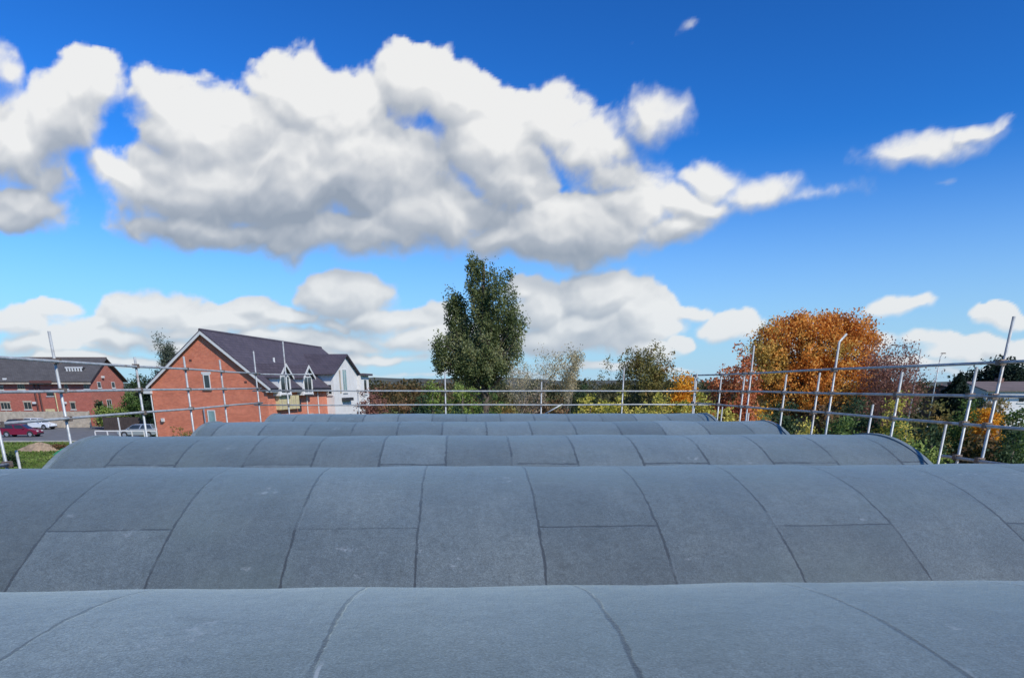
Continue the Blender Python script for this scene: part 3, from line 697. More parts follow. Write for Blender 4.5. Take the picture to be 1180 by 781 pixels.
# --- long two storey brick block at the left
FY = 112; XR2 = PX(103, FY); XL2 = XR2-38
B2 = empty('brick_block', (XR2, FY, 0), 0, label='long two storey red brick block with grey roof behind the parked cars', cat='building')
e2 = PZ(437.5, FY); r2 = PZ(411, FY+5.5)-.4
m = MB(); m.prism([(0, 0), (11, 0), (11, e2), (5.5, r2-.1), (0, e2)], 0, -38, 0); wl = m.build('wall', M['brick2'], B2)
m = MB()
for sg in (-1, 1):
    y0, y1 = 5.5, 5.5+sg*6.1; z0, z1 = r2, r2-(r2-e2)*6.1/5.5
    m.add([(-38.3,y0,z0),(.6,y0,z0),(.6,y1,z1),(-38.3,y1,z1),(-38.3,y0,z0+.14),(.6,y0,z0+.14),(.6,y1,z1+.14),(-38.3,y1,z1+.14)],
          [(0,1,2,3),(7,6,5,4),(0,4,5,1),(1,5,6,2),(2,6,7,3),(3,7,4,0)])
rf = m.build('roof', M['tile2'], B2)
m = MB(); m.tube([(-38.3, 5.5, r2+.15), (.6, 5.5, r2+.15)], .14, 6); m.build('ridge_tiles', M['tile3'], rf)
m = MB(); m.box(-38.2, .5, -.62, -.5, e2-.62, e2-.40); m.build('gutter', M['fence'], B2)
def bxp(px): return PX(px, FY)-XR2
# louvred roof ventilator with white bars
lx0, lx1 = PX(79.5, FY+2)-XR2, PX(99, FY+2)-XR2
zz0, zz1 = PZ(430.5, FY+2)-.15, PZ(421.5, FY+2)-.25
m = MB(); m.box(lx0, lx1, 2.0, 3.6, zz0-.1, zz1); lv = m.build('roof_ventilator', M['dark'], rf)
m = MB()
for i in range(6):
    x = lx0+(lx1-lx0)*(i+.1)/6; m.box(x, x+.22, 1.93, 1.997, zz0, zz1)
m.box(lx0-.05, lx1+.05, 1.90, 1.925, zz0-.12, zz0+.06); m.box(lx0-.05, lx1+.05, 1.90, 1.925, zz1-.12, zz1+.05); m.build('louvre_bars', M['white'], lv)
for (pa, pb, ya_, yb_, fm, lt) in ((20, 28.5, 441, 448.5, 'cream', 3), (-4, 7.5, 463, 471, 'fence', 3), (23, 32, 462.5, 471, 'fence', 2), (74, 78.5, 440.5, 448, 'fence', 1), (96.5, 103, 441.5, 448, 'fence', 2), (-1, 3.5, 445, 449, 'fence', 1), (52, 60, 449, 456, 'dark', 1), (77, 83, 463, 471, 'fence', 1)):
    window(B2, M[fm], 'y-', (bxp(pa)+bxp(pb))/2, PZ(yb_, FY), bxp(pb)-bxp(pa), PZ(ya_, FY)-PZ(yb_, FY), 0, lt, depth=.06, head=M['fence'] if fm != 'dark' else None)
for yy, z0_, z1_ in ((2.4, 463, 472), (5.2, 462, 470)):
    window(B2, M['white'], 'x+', yy, PZ(z1_, FY), 1.5, 1.2, 0, 2)
for yy in (3.0, 7.5): window(B2, M['white'], 'x+', yy, PZ(447, FY), 1.1, .9, 0, 1)
m = MB(); m.box(bxp(39), bxp(63), -.9, 0, PZ(441.5, FY), PZ(438.5, FY)); m.build('canopy', M['pipe'], B2)
for px in (39.5, 44.5): m = MB(); m.tube([(bxp(px), -.12, PZ(440, FY)), (bxp(px), -.12, .1)], .12, 8); m.build('downpipe', M['pipe'], B2)
for px in (62, 69): m = MB(); m.tube([(bxp(px), -.1, PZ(452, FY)), (bxp(px), -.1, .1)], .08, 8); m.build('downpipe', M['cream'], B2)
for px, py in ((36.5, 463.5), (71.5, 463.5), (8, 437), (130, 434)):
    z = PZ(py, FY); x = bxp(px) if px < 100 else .1
    m = MB(); m.box(x-.25, x+.25, -.3, -.02, z-.15, z+.15) if px < 100 else m.box(.02, .3, 4, 4.5, z-.15, z+.15); m.build('security_light', M['white'], B2)
m = MB(); m.box(bxp(47), bxp(58), -.05, 0, 0, PZ(470.5, FY)); dr = m.build('door', M['cream'], B2)
m = MB(); m.box(bxp(56.5), bxp(57), -.12, -.055, 1.1, 1.25); m.build('handle', M['dark'], dr)

# --- timber fences and rail
def fence(name, x0, x1, Y, h, mat, label, pw=1.85, z0=0):
    e = empty(name, (x0, Y, z0), label=label, cat='fence')
    n = max(1, round((x1-x0)/pw)); w = (x1-x0)/n
    m = MB()
    for i in range(n):
        k = 12
        for j in range(k):
            a = i*w+.06+(w-.12)*j/k; m.box(a, a+(w-.12)/k-.012, -.02-.012*(j % 2), .0, .05, h-random.uniform(0, .02))
        m.box(i*w+.05, (i+1)*w-.05, .002, .04, .3, .38); m.box(i*w+.05, (i+1)*w-.05, .002, .04, h-.4, h-.32)
    m.build('panel', mat, e)
    for i in range(n+1):
        m = MB(); m.box(i*w-.05, i*w+.05, -.05, .05, 0, h+.06); m.build('post', mat, e)
    return e
fence('timber_fence', -84, PX(97, 107), 107, 2.25, M['fence'], 'pale weathered close boarded fence in front of the long red brick block')
fence('timber_fence', PX(112, 101), PX(172, 101), 101, 1.7, M['fencedark'], 'dark brown boarded fence below the green hedge left of the gabled house')
e = empty('rail_fence', (PX(100, 84), 84, 0), label='low white painted rail on posts in front of the dark brown fence', cat='fence')
L = PX(172, 84)-PX(100, 84)
m = MB(); m.box(0, L, -.04, .04, .80, .92); m.build('rail', M['render'], e)
for i in range(6): m = MB(); m.box(i*L/5-.05, i*L/5+.05, -.05, .05, 0, .798); m.build('post', M['render'], e)
m = MB(); m.box(0, .12, 0, .12, 0, 2.0)
o = m.build('white_post', M['white'], None, loc=(PX(129, 92), 92, 0)); tag(o, 'thin white post standing behind the low white rail', 'post')

# --- houses far right
def far_house(px0, px1, yr, ye, Y, label, wall, roofm, dormer=False):
    x0, x1 = PX(px0, Y), PX(px1, Y); zr2, ze2 = PZ(yr, Y+4), PZ(ye, Y)
    e = empty('bungalow', (x0, Y, 0), label=label, cat='house'); W = x1-x0
    m = MB(); m.prism([(0, 0), (8, 0), (8, ze2), (4, zr2-.1), (0, ze2)], 0, 0, W); m.build('wall', wall, e)
    m = MB()
    for sg in (-1, 1):
        y0, y1 = 4, 4+sg*4.45; z0, z1 = zr2, zr2-(zr2-ze2)*4.45/4
        m.add([(-.3,y0,z0),(W+.3,y0,z0),(W+.3,y1,z1),(-.3,y1,z1),(-.3,y0,z0+.12),(W+.3,y0,z0+.12),(W+.3,y1,z1+.12),(-.3,y1,z1+.12)],
              [(0,1,2,3),(7,6,5,4),(0,4,5,1),(1,5,6,2),(2,6,7,3),(3,7,4,0)])
    rf = m.build('roof', roofm, e)
    m = MB(); m.box(W*.3, W*.3+.7, 3.7, 4.4, zr2-.3, zr2+.5); m.build('chimney', M['brick3'], rf)
    n = max(2, int(W/3))
    for i in range(n):
        window(e, M['white'], 'y-', W*(i+.5)/n, ze2-1.35, 1.5, 1.0, 0, 2)
    m = MB(); m.box(-.2, W+.2, -.5, -.44, ze2-.62, ze2-.40); m.build('fascia', M['white'], e)
    return e
far_house(1138, 1260, 440.5, 450, 85, 'white walled bungalow with brown tiled roof below the dark round tree', M['render'], M['tile3'])
far_house(1060, 1112, 446, 452, 150, 'distant low house with pale roof beside the dark conifer', M['render'], M['tile3'])
e = far_house(1108, 1131, 444.5, 449, 100, 'small grey roofed house between the dark conifer and the white walled bungalow', M['brick3'], M['tile3'])
m = MB(); m.prism([(1.0, PZ(455,100)), (2.6, PZ(455,100)), (2.6, PZ(451.5,100)), (1.8, PZ(446.5,100)), (1.0, PZ(451.5,100))], 1, -.6, 2); m.build('dormer', M['white'], e)

# ---------------------------------------------------------------- STREET LAMPS
def street_lamp(pbase, ptop, head, Y, label):
    b = P(*pbase, Y); t = P(*ptop, Y); h = P(*head, Y)
    e = empty('street_lamp', (t.x, Y, 0), label=label, cat='street lamp', group='street lamps beyond the shrubs')
    m = MB(); m.tube([(0,0,0), (0,0,1.4)], .10, 8); m.tube([(0,0,1.38), (0,0,t.z)], [.075, .05], 8); m.build('pole', M['steel'], e, smooth=True)
    m = MB(); dx = h.x-t.x; m.tube([(0,0,t.z-.15), (dx*.25,0,t.z+.05), (dx*.8,0,h.z-.02)], .032, 6); m.build('arm', M['steel'], e, smooth=True)
    m = MB(); w = .52; m.prism([(dx-w/2, h.z-.05), (dx+w/2, h.z-.05), (dx+w/2-.08, h.z+.06), (dx-w/2+.12, h.z+.05)], 1, -.11, .11); m.build('lantern', M['coupler'], e)
street_lamp((1060, 445), (1061.5, 402), (1030, 397.5), 62, 'grey street lamp with a long arm reaching left above the bare reddish shrub')
street_lamp((1080, 445), (1084, 410), (1087, 407), 80, 'plain grey street lamp with a short head left of the dark conifer')

# ---------------------------------------------------------------- CARS
def car(name, loc, rz, paint, L, Wd, H, label, estate=False):
    e = empty(name, loc, rz, label=label, cat='car', group='cars in the car park')
    hw = Wd/2
    # body: side outline lofted over 5 stations across the width
    low = [(-L/2+.05,.28),(-L/2,.50),(-L/2+.05,.72),(-L*.28,.90),(L*.46,.96),(L/2,.72),(L/2-.02,.42),(L/2-.1,.26)]
    m = MB(); st = [(-hw, .90), (-hw+.06, 1), (hw-.06, 1), (hw, .90)]
    n = len(low)
    for (y, s_) in st:
        for (x, z) in low: m.v.append((x*(.985 if s_ < 1 else 1), y, .58+(z-.58)*s_))
    for j in range(3):
        for i in range(n): a = j*n+i; b = j*n+(i+1) % n; m.f.append((a, b, b+n, a+n)); m.mi.append(0)
    m.f.append(tuple(range(n))); m.f.append(tuple(3*n+i for i in range(n))); m.mi += [0, 0]
    body = m.build('body', paint, e, smooth=False)
    bl, br = -L*.27, L*.44; tl, tr = -L*.08, (L*.34 if not estate else L*.38)
    m = MB(); iw = hw-.10; tw = hw-.27
    base = [(bl,-iw,.90),(br,-iw,.955),(br,iw,.955),(bl,iw,.90)]; top = [(tl,-tw,H-.04),(tr,-tw,H-.03),(tr,tw,H-.03),(tl,tw,H-.04)]
    crown = [(tl+.25,-tw+.15,H),(tr-.2,-tw+.15,H),(tr-.2,tw-.15,H),(tl+.25,tw-.15,H)]
    m.add(base+top+crown, [(0,1,5,4),(1,2,6,5),(2,3,7,6),(3,0,4,7),(4,5,9,8),(5,6,10,9),(6,7,11,10),(7,4,8,11),(8,9,10,11)])
    m.build('cabin', paint, e)
    def quad(nm, mat, a, b, c, d, off, inset=.12, par=None):
        a, b, c, d = map(Vector, (a, b, c, d)); cen = (a+b+c+d)/4
        vs = [cen+(p-cen)*(1-inset)+Vector(off)*.012 for p in (a, b, c, d)]
        vs2 = [v-Vector(off)*.02 for v in vs]
        q = MB(); q.add(vs+vs2, [(0,1,2,3),(7,6,5,4),(0,4,5,1),(1,5,6,2),(2,6,7,3),(3,7,4,0)]); return q.build(nm, mat, par or e)
    B, T = [Vector(p) for p in base], [Vector(p) for p in top]
    for sgn, i0, i1 in ((-1, 0, 1), (1, 3, 2)):
        mb, mt = (B[i0]+B[i1])/2, (T[i0]+T[i1])/2
        quad('side_window', M['glass'], B[i0], mb, mt, T[i0], (0, sgn, .3)); quad('side_window', M['glass'], mb, B[i1], T[i1], mt, (0, sgn, .3))
    quad('windscreen', M['glass'], B[3], B[0], T[0], T[3], (-.7, 0, .7)); quad('rear_window', M['glass'], B[1], B[2], T[2], T[1], (.8, 0, .5))
    for sx in (-1, 1):
        for sy in (-1, 1):
            x, y = sx*L*.31-.02, sy*(hw-.10)
            m = MB(); m.tube([(x, y-.10, .31), (x, y+.12 if sy > 0 else y+.10, .31)], .31, 18) if sy > 0 else m.tube([(x, y-.12, .31), (x, y+.10, .31)], .31, 18)
            w = m.build('wheel', M['tyre'], e)
            m = MB(); yo = y+sy*.122; m.tube([(x, yo-.01, .31), (x, yo+.012, .31)], .20, 14); m.build('rim', M['rim'], w)
            m = MB(); m.tube([(x, sy*(hw-.02), .34), (x, sy*(hw+.004), .34)], .365, 18); m.build('wheel_arch', M['dark'], body)
    for sy in (-1, 1):
        bx('headlight', M['white'], e, -L/2-.01, -L/2+.12, sy*(hw-.32)-.16, sy*(hw-.32)+.16, .60, .74)
        bx('tail_light', M['lamp_red'], e, L/2-.10, L/2+.012, sy*(hw-.22)-.1, sy*(hw-.22)+.1, .66, .86)
        bx('wing_mirror', paint, e, bl+.35, bl+.5, sy*(hw+.02)-.08, sy*(hw+.02)+.08, .93, 1.05)
    bx('bumper', M['dark'], e, -L/2-.02, -L/2+.1, -hw*.9, hw*.9, .28, .44)
    return e
g = G(26, 503); car('parked_car', (g.x, g.y, .004), math.pi+R(4), M['carred'], 4.15, 1.72, 1.42, 'dark red hatchback parked beside the grass at the left edge')
g = G(46, 494.5); car('parked_car', (g.x, g.y, .004), R(172), M['carwhite'], 4.1, 1.75, 1.5, 'white hatchback parked beyond the dark red one before the pale fence', True)
car('parked_car', (PX(151, 87), 87, .004), R(8), M['carsilver'], 4.2, 1.75, 1.45, 'silver car parked behind the low white rail near the gabled house', True)
car('parked_car', (PX(2, 100), 101, .004), R(95), M['cardark'], 4.2, 1.75, 1.45, 'dark car half out of frame left of the white hatchback')

# earth heap and green sheet on the grass
def heap(name, px, py, w, h, mat, label, cat, seed, flat=.7):
    g = G(px, py); rn = random.Random(seed); m = MB(); nr, na = 7, 22
    ph = [rn.uniform(0, 6.28) for _ in range(5)]
    for i in range(nr+1):
        t = i/nr
        for j in range(na):
            a = 2*math.pi*j/na
            rr = w*(1-t)*(1+.18*math.sin(2*a+ph[0])+.10*math.sin(5*a+ph[1])+rn.uniform(-.05,.05))
            z = h*(1-(1-t)**1.6)*(1+.2*math.sin(3*a+ph[2])*(1-t)+rn.uniform(-.06,.06))
            m.v.append((rr*math.cos(a), rr*math.sin(a)*flat, z-.03))
    for i in range(nr):
        for j in range(na): m.f.append((i*na+j, i*na+(j+1) % na, (i+1)*na+(j+1) % na, (i+1)*na+j)); m.mi.append(0)
    o = m.build(name, mat, None, loc=g); return tag(o, label, cat)
heap('earth_heap', 47, 519, 1.7, .75, M['earth'], 'low heap of pale brown earth on the grass below the dark red car', 'earth heap', 3)
heap('green_sheet', 84, 523, 1.5, .75, M['tarp'], 'crumpled bright green sheet lying beside the edge of the vaulted roof', 'sheet', 8, .9)

# ---------------------------------------------------------------- VEGETATION
def leaves(name, pts, size, mat, parent, flat=.0, jitter=.5, aspect=1.0):
    n = len(pts); a = rng.normal(size=(n, 3)); a /= np.linalg.norm(a, axis=1)[:, None]
    b = rng.normal(size=(n, 3)); b -= (b*a).sum(1)[:, None]*a; b /= np.linalg.norm(b, axis=1)[:, None]
    c = np.cross(a, b); s = size*(1-jitter/2+jitter*rng.random((n, 1)))
    V = np.empty((n, 4, 3)); V[:, 0] = pts-b*s*aspect; V[:, 1] = pts+c*s*.62+a*s*.2; V[:, 2] = pts+b*s*aspect; V[:, 3] = pts-c*s*.62+a*s*.2
    me = bpy.data.meshes.new(name); me.vertices.add(n*4); me.vertices.foreach_set('co', V.reshape(-1).astype(np.float32))
    me.loops.add(n*4); me.loops.foreach_set('vertex_index', np.arange(n*4, dtype=np.int32))
    me.polygons.add(n); me.polygons.foreach_set('loop_start', np.arange(0, n*4, 4, dtype=np.int32)); me.polygons.foreach_set('loop_total', np.full(n, 4, dtype=np.int32))
    me.materials.append(mat); me.update(calc_edges=True)
    o = bpy.data.objects.new(name, me); COL.objects.link(o)
    if parent: o.parent = parent
    return o
def clumps(lobes, n, shell=.45):
    """n clump centres spread through ellipsoid lobes (x,y,z,rx,ry,rz)"""
    L = np.array(lobes, float); vol = (L[:, 3]*L[:, 4]*L[:, 5])**.8; idx = rng.choice(len(L), n, p=vol/vol.sum())
    d = rng.normal(size=(n, 3)); d /= np.linalg.norm(d, axis=1)[:, None]
    r = shell+(1-shell)*rng.random(n)**.6
    return L[idx, :3]+d*r[:, None]*L[idx, 3:]
def spread(cen, per, cr, squash=.75):
    n = len(cen); k = np.clip(rng.normal(size=(n, per, 3)), -1.9, 1.9)*cr*(.6+.8*rng.random((n, 1, 1))); k[:, :, 2] *= squash
    return (cen[:, None, :]+k).reshape(-1, 3)
def limbs(m, cen, base, zlo, zhi, r0, nl, top=None):
    """trunk plus curved tapering limbs to some clump centres"""
    tp = top or (base[0], base[1], zhi)
    tr = [(base[0]+random.uniform(-.1,.1)*(i > 0)+(tp[0]-base[0])*i/5, base[1]+(tp[1]-base[1])*i/5, tp[2]*i/5) for i in range(6)]
    m.tube(tr, [r0*(1-.16*i) for i in range(6)], 8)
    pick = cen[rng.choice(len(cen), min(nl, len(cen)), replace=False)]
    for c in pick:
        z = zlo+(min(c[2], zhi)-zlo)*random.uniform(.15, .7); z = max(.2, min(z, tp[2]*.95)); f = z/tp[2]
        a = Vector((base[0]+(tp[0]-base[0])*f, base[1]+(tp[1]-base[1])*f, z)); b = Vector(c)
        mid = a.lerp(b, .5)+Vector((random.uniform(-.2,.2), random.uniform(-.2,.2), -.06*(b-a).length))
        q = a.lerp(b, .78)+Vector((random.uniform(-.1,.1), random.uniform(-.1,.1), .02))
        r = r0*.32*(1-f*.5); m.tube([a, mid, q, b], [r, r*.6, r*.32, r*.1], 5, cap=False)
def tree(name, x, Y, lobes, label, mat, bark='bark', n=260, per=40, cr=.35, leaf=.12, trunk_r=.2, top=None, nl=40, shell=.35, cat='tree', group=None, squash=.75, extra=None, aspect=1.0):
    e = empty(name, (x, Y, 0), label=label, cat=cat, group=group)
    cen = clumps(lobes, n, shell); cen[:, 2] = np.maximum(cen[:, 2], .25)
    zs = [l[2] for l in lobes]; zt = max(l[2]+l[5]*.5 for l in lobes); zb = min(l[2]-l[5] for l in lobes)
    m = MB(); limbs(m, cen, (0, 0), max(.4, zb*.7), zt, trunk_r, nl, top)
    m.build('trunk', M[bark], e, smooth=True)
    pts = spread(cen, per, cr, squash)
    if extra is not None: pts = np.vstack([pts, extra])
    pts = pts[pts[:, 2] > .05]
    leaves('crown', pts, leaf, mat, e, aspect=aspect)
    return e
def bush(name, px, hw, ytop, Y, mat, label, n=150, per=45, leaf=.09, bark='bark', cat='shrub', lob=5, depth=1.0, zb=.3, cr=None, group=None, shell=.4, thin=1.0, nl=26):
    x = P(px, (ytop+445)/2, Y).x; top = PZ(ytop, Y); w = hw*Y/858*1.0
    lobes = []
    rd = random.Random(int(px*7+Y))
    cr = cr or max(.16, w*.13); H = top-zb-cr*1.15
    for i in range(lob):
        t = (i+.5)/lob*2-1
        h = H*(1-.30*abs(t)**1.5*rd.uniform(.4, 1.3))
        if i == lob//2: h = H
        rx = w/lob*1.9; lobes.append((t*w*.72, rd.uniform(-.35,.35)*w*depth, zb+h*.68, rx, min(w, H*.5)*depth*.7, h*.34))
        lobes.append((t*w*.62, rd.uniform(-.3,.3)*w*depth, zb+h*.32, rx*1.1, min(w, H*.5)*depth*.8, h*.36))
    return tree(name, x, Y, lobes, label, mat, bark, n, int(per*thin), cr, leaf, .06+.02*top, None, nl, shell, cat, group)

def grow(m, tips, p, d, L, r, depth, spread_=.5, up=.15, n=(2, 3)):
    k = 3; pts = [p]; rs = [r]
    for i in range(k):
        d = (d+Vector((random.gauss(0,.09), random.gauss(0,.09), random.gauss(0,.05)+up*.3))).normalized()
        pts.append(pts[-1]+d*L/k); rs.append(r*(1-.35*(i+1)/k))
        if depth <= 2 and i: tips.append(tuple(pts[-1]))
    m.tube(pts, rs, 5 if depth > 1 else 3, cap=False)
    if depth == 0: return
    for j in range(random.randint(*n)):
        a = random.uniform(0, 6.28); ax = d.orthogonal().normalized(); ax = Matrix.Rotation(a, 3, d) @ ax
        nd_ = (Matrix.Rotation(random.uniform(spread_*.5, spread_*1.3), 3, ax) @ d); nd_.z += up; nd_.normalize()
        st = pts[-1] if j == 0 else pts[random.choice((2, 3))]
        grow(m, tips, st, nd_, L*random.uniform(.66, .88), rs[-1]*.78, depth-1, spread_, up, n)
def twiggy(name, px, ytop, Y, label, bark, mat, leaf=.07, per=8, keep=.6, depth=5, spread_=.5, width=None, stems=1, up=.12, z0=0, cat='tree', group=None, cr=.12, n=(2,3)):
    """a tree whose branches show: grown by forking, then scaled to the height (and width) it has in the photo"""
    x = P(px, (ytop+445)/2, Y).x; H = PZ(ytop, Y); e = empty(name, (x, Y, 0), label=label, cat=cat, group=group)
    m = MB(); tips = []
    for s_ in range(stems):
        a = 2*math.pi*s_/max(1, stems)+random.uniform(-.3,.3); lean = .0 if stems == 1 else .30
        grow(m, tips, Vector((0, 0, 0)), Vector((lean*math.cos(a), lean*math.sin(a), 1)).normalized(), H*.30, .055*H/3 if stems == 1 else .03*H/3, depth, spread_, up, n)
    V = np.array(m.v); T = np.array(tips)
    zt = np.percentile(T[:, 2], 99); xt = np.percentile(np.abs(T[:, 0]), 97)
    sc = np.array([1, 1, H/zt])
    if width: sc[0] = sc[1] = (width*Y/858)/xt
    m.v = [tuple(v) for v in V*sc]; T = T*sc
    m.build('trunk', M[bark], e, smooth=True)
    T = T[rng.random(len(T)) < keep]
    pts = (T[:, None, :]+rng.normal(size=(len(T), per, 3))*cr).reshape(-1, 3)
    leaves('crown', pts, leaf, mat, e)
    return e

LM = {
 'poplar': leaf_mat('poplar_leaf', [(.06,.082,.030),(.11,.140,.05),(.19,.21,.085),(.31,.32,.18)], .7),
 'orange': leaf_mat('orange_leaf', [(.32,.12,.03),(.58,.23,.045),(.74,.35,.07),(.68,.43,.16)], .45, ((.50,.38,.09), .57, .45)),
 'red': leaf_mat('red_leaf', [(.28,.08,.04),(.46,.14,.06),(.56,.22,.09),(.48,.28,.13)], .6),
 'gold': leaf_mat('gold_leaf', [(.45,.20,.025),(.68,.33,.03),(.75,.42,.06)], .6),
 'yellowgreen': leaf_mat('yellowgreen_leaf', [(.18,.20,.04),(.34,.33,.06),(.52,.45,.09),(.60,.50,.14)], .8, ((.12,.15,.04), .57, .9)),
 'green': leaf_mat('green_leaf', [(.04,.08,.022),(.085,.145,.035),(.16,.22,.06)], .8),
 'brightgreen': leaf_mat('bright_leaf', [(.10,.15,.035),(.20,.27,.06),(.34,.38,.11)], .9),
 'darkgreen': leaf_mat('dark_leaf', [(.020,.042,.022),(.040,.072,.032),(.08,.12,.05)], .9),
 'darkconifer': leaf_mat('conifer_leaf', [(.012,.022,.016),(.018,.035,.022),(.03,.05,.03)], .9),
 'brown': leaf_mat('brown_leaf', [(.10,.06,.03),(.20,.11,.055),(.32,.19,.09)], .8, ((.05,.065,.02), .52, .9)),
 'pale': leaf_mat('pale_leaf', [(.28,.24,.13),(.44,.38,.23),(.55,.48,.33)], .8),
 'olive': leaf_mat('olive_leaf', [(.09,.09,.03),(.18,.17,.05),(.29,.25,.09)], .8, ((.32,.18,.05), .57, .8)),
 'grey': leaf_mat('grey_leaf', [(.06,.075,.05),(.11,.13,.09),(.18,.20,.14)], .8),
 'plum': leaf_mat('plum_leaf', [(.14,.06,.05),(.25,.12,.09),(.36,.19,.14)], .8),
 'tan': leaf_mat('tan_leaf', [(.18,.13,.08),(.30,.23,.15),(.42,.33,.23)], .9),
}
# --- poplar, its columns measured in the photo
YP = 60; sx = YP/858
def lob(px, py, rx, ry, Y, x0, dy=0, ryd=None):
    return (P(px, py, Y).x-x0, dy, PZ(py, Y), rx*Y/858, (ryd or rx)*Y/858, ry*Y/858)
xp = PX(558, YP)
pl = [lob(552, 345, 12, 46, YP, xp), lob(546, 318, 9, 22, YP, xp), lob(560, 388, 18, 44, YP, xp), lob(525, 368, 12, 38, YP, xp, 1), lob(533, 362, 5, 20, YP, xp, .6), lob(528, 402, 15, 28, YP, xp, .8), lob(521, 347, 6, 18, YP, xp, .5), lob(538, 410, 14, 26, YP, xp, .2),
      lob(572, 340, 10, 30, YP, xp, -.6), lob(587, 362, 8, 30, YP, xp, .8), lob(580, 385, 18, 34, YP, xp, .6), lob(594, 385, 10, 30, YP, xp, -.5), lob(508, 405, 9, 16, YP, xp, -.3), lob(560, 415, 32, 26, YP, xp), lob(511, 412, 12, 18, YP, xp, .3), lob(540, 425, 26, 18, YP, xp),
      lob(540, 388, 7, 26, YP, xp, .4), lob(565, 320, 5, 14, YP, xp, .3), lob(585, 322, 5, 14, YP, xp, -.3), lob(505, 400, 6, 10, YP, xp, 1), lob(560, 432, 14, 14, YP, xp)]
tree('poplar_tree', xp, YP, pl, 'tall dark green poplar with upright columns of leaves in the middle of the skyline', LM['poplar'], 'bark', n=1250, per=42, cr=.20, leaf=.085, trunk_r=.45, nl=170, shell=.30, squash=1.25)
# --- big orange tree and its neighbours
YO = 44; xo = PX(925, YO)
ol = [lob(930, 405, 58, 40, YO, xo, 0, 40), lob(905, 400, 38, 34, YO, xo, .5, 30), lob(965, 398, 42, 36, YO, xo, -.5, 30), lob(935, 377, 30, 16, YO, xo), lob(892, 392, 20, 16, YO, xo), lob(975, 384, 24, 16, YO, xo),
      lob(994, 405, 22, 34, YO, xo, .6, 18), lob(870, 415, 18, 24, YO, xo, -1), lob(1000, 430, 18, 26, YO, xo, .2), lob(885, 425, 24, 28, YO, xo, -.4), lob(920, 445, 50, 28, YO, xo), lob(972, 440, 36, 26, YO, xo), lob(985, 380, 14, 14, YO, xo), lob(915, 372, 16, 10, YO, xo)]
tree('maple_tree', xo, YO, ol, 'large domed orange autumn tree right of centre behind the scaffold', LM['orange'], 'bark', n=880, per=46, cr=.25, leaf=.075, trunk_r=.32, nl=170, shell=.45)
bush('cherry_tree', 849, 33, 389, 40, LM['red'], 'smaller red leaved autumn tree touching the left of the large orange one', n=360, per=34, leaf=.085, cr=.22, cat='tree', nl=60, shell=.3)
bush('beech_tree', 789, 18, 419, 52, LM['gold'], 'small round golden orange tree behind the far guard rail', n=170, per=36, leaf=.09, cr=.2, cat='tree', lob=3)
twiggy('hawthorn_tree', 745, 402, 54, 'dark twiggy tree with thin leaves left of the small golden tree', 'bark', LM['olive'], per=5, keep=.5, depth=6, spread_=.55, width=44, stems=5, up=.10, leaf=.07, cr=.12)
bush('hawthorn_shrub', 737, 30, 424, 55, LM['darkgreen'], 'dense dark shrub at the foot of the dark twiggy tree', n=120, per=30, leaf=.08)
twiggy('birch_tree', 617, 402, 57, 'nearly bare pale twigged tree right of the tall poplar', 'palebark', LM['pale'], per=3, keep=.25, depth=6, spread_=.5, width=28, stems=3, up=.16, leaf=.055, cr=.12)
twiggy('willow_tree', 655, 404, 59, 'small tree with sparse pale yellow leaves right of the nearly bare one', 'palebark', LM['pale'], per=5, keep=.38, depth=6, spread_=.45, width=20, stems=3, up=.2, leaf=.065, cr=.16)
twiggy('hazel_tree', 600, 420, 66, 'low wispy pale tree just right of the poplar trunk', 'palebark', LM['pale'], per=3, keep=.35, depth=5, spread_=.55, width=16, stems=3, up=.1, leaf=.06)
twiggy('smoke_bush', 1028, 396, 40, 'bare reddish twigged shrub at the right foot of the large orange tree', 'redbark', LM['plum'], per=4, keep=.35, depth=6, spread_=.55, width=38, stems=6, up=.08, leaf=.055, cat='shrub', cr=.13)
bush('plum_shrub', 1018, 34, 427, 42, LM['plum'], 'plum brown shrub below the bare reddish twigs', n=170, per=32, leaf=.07)
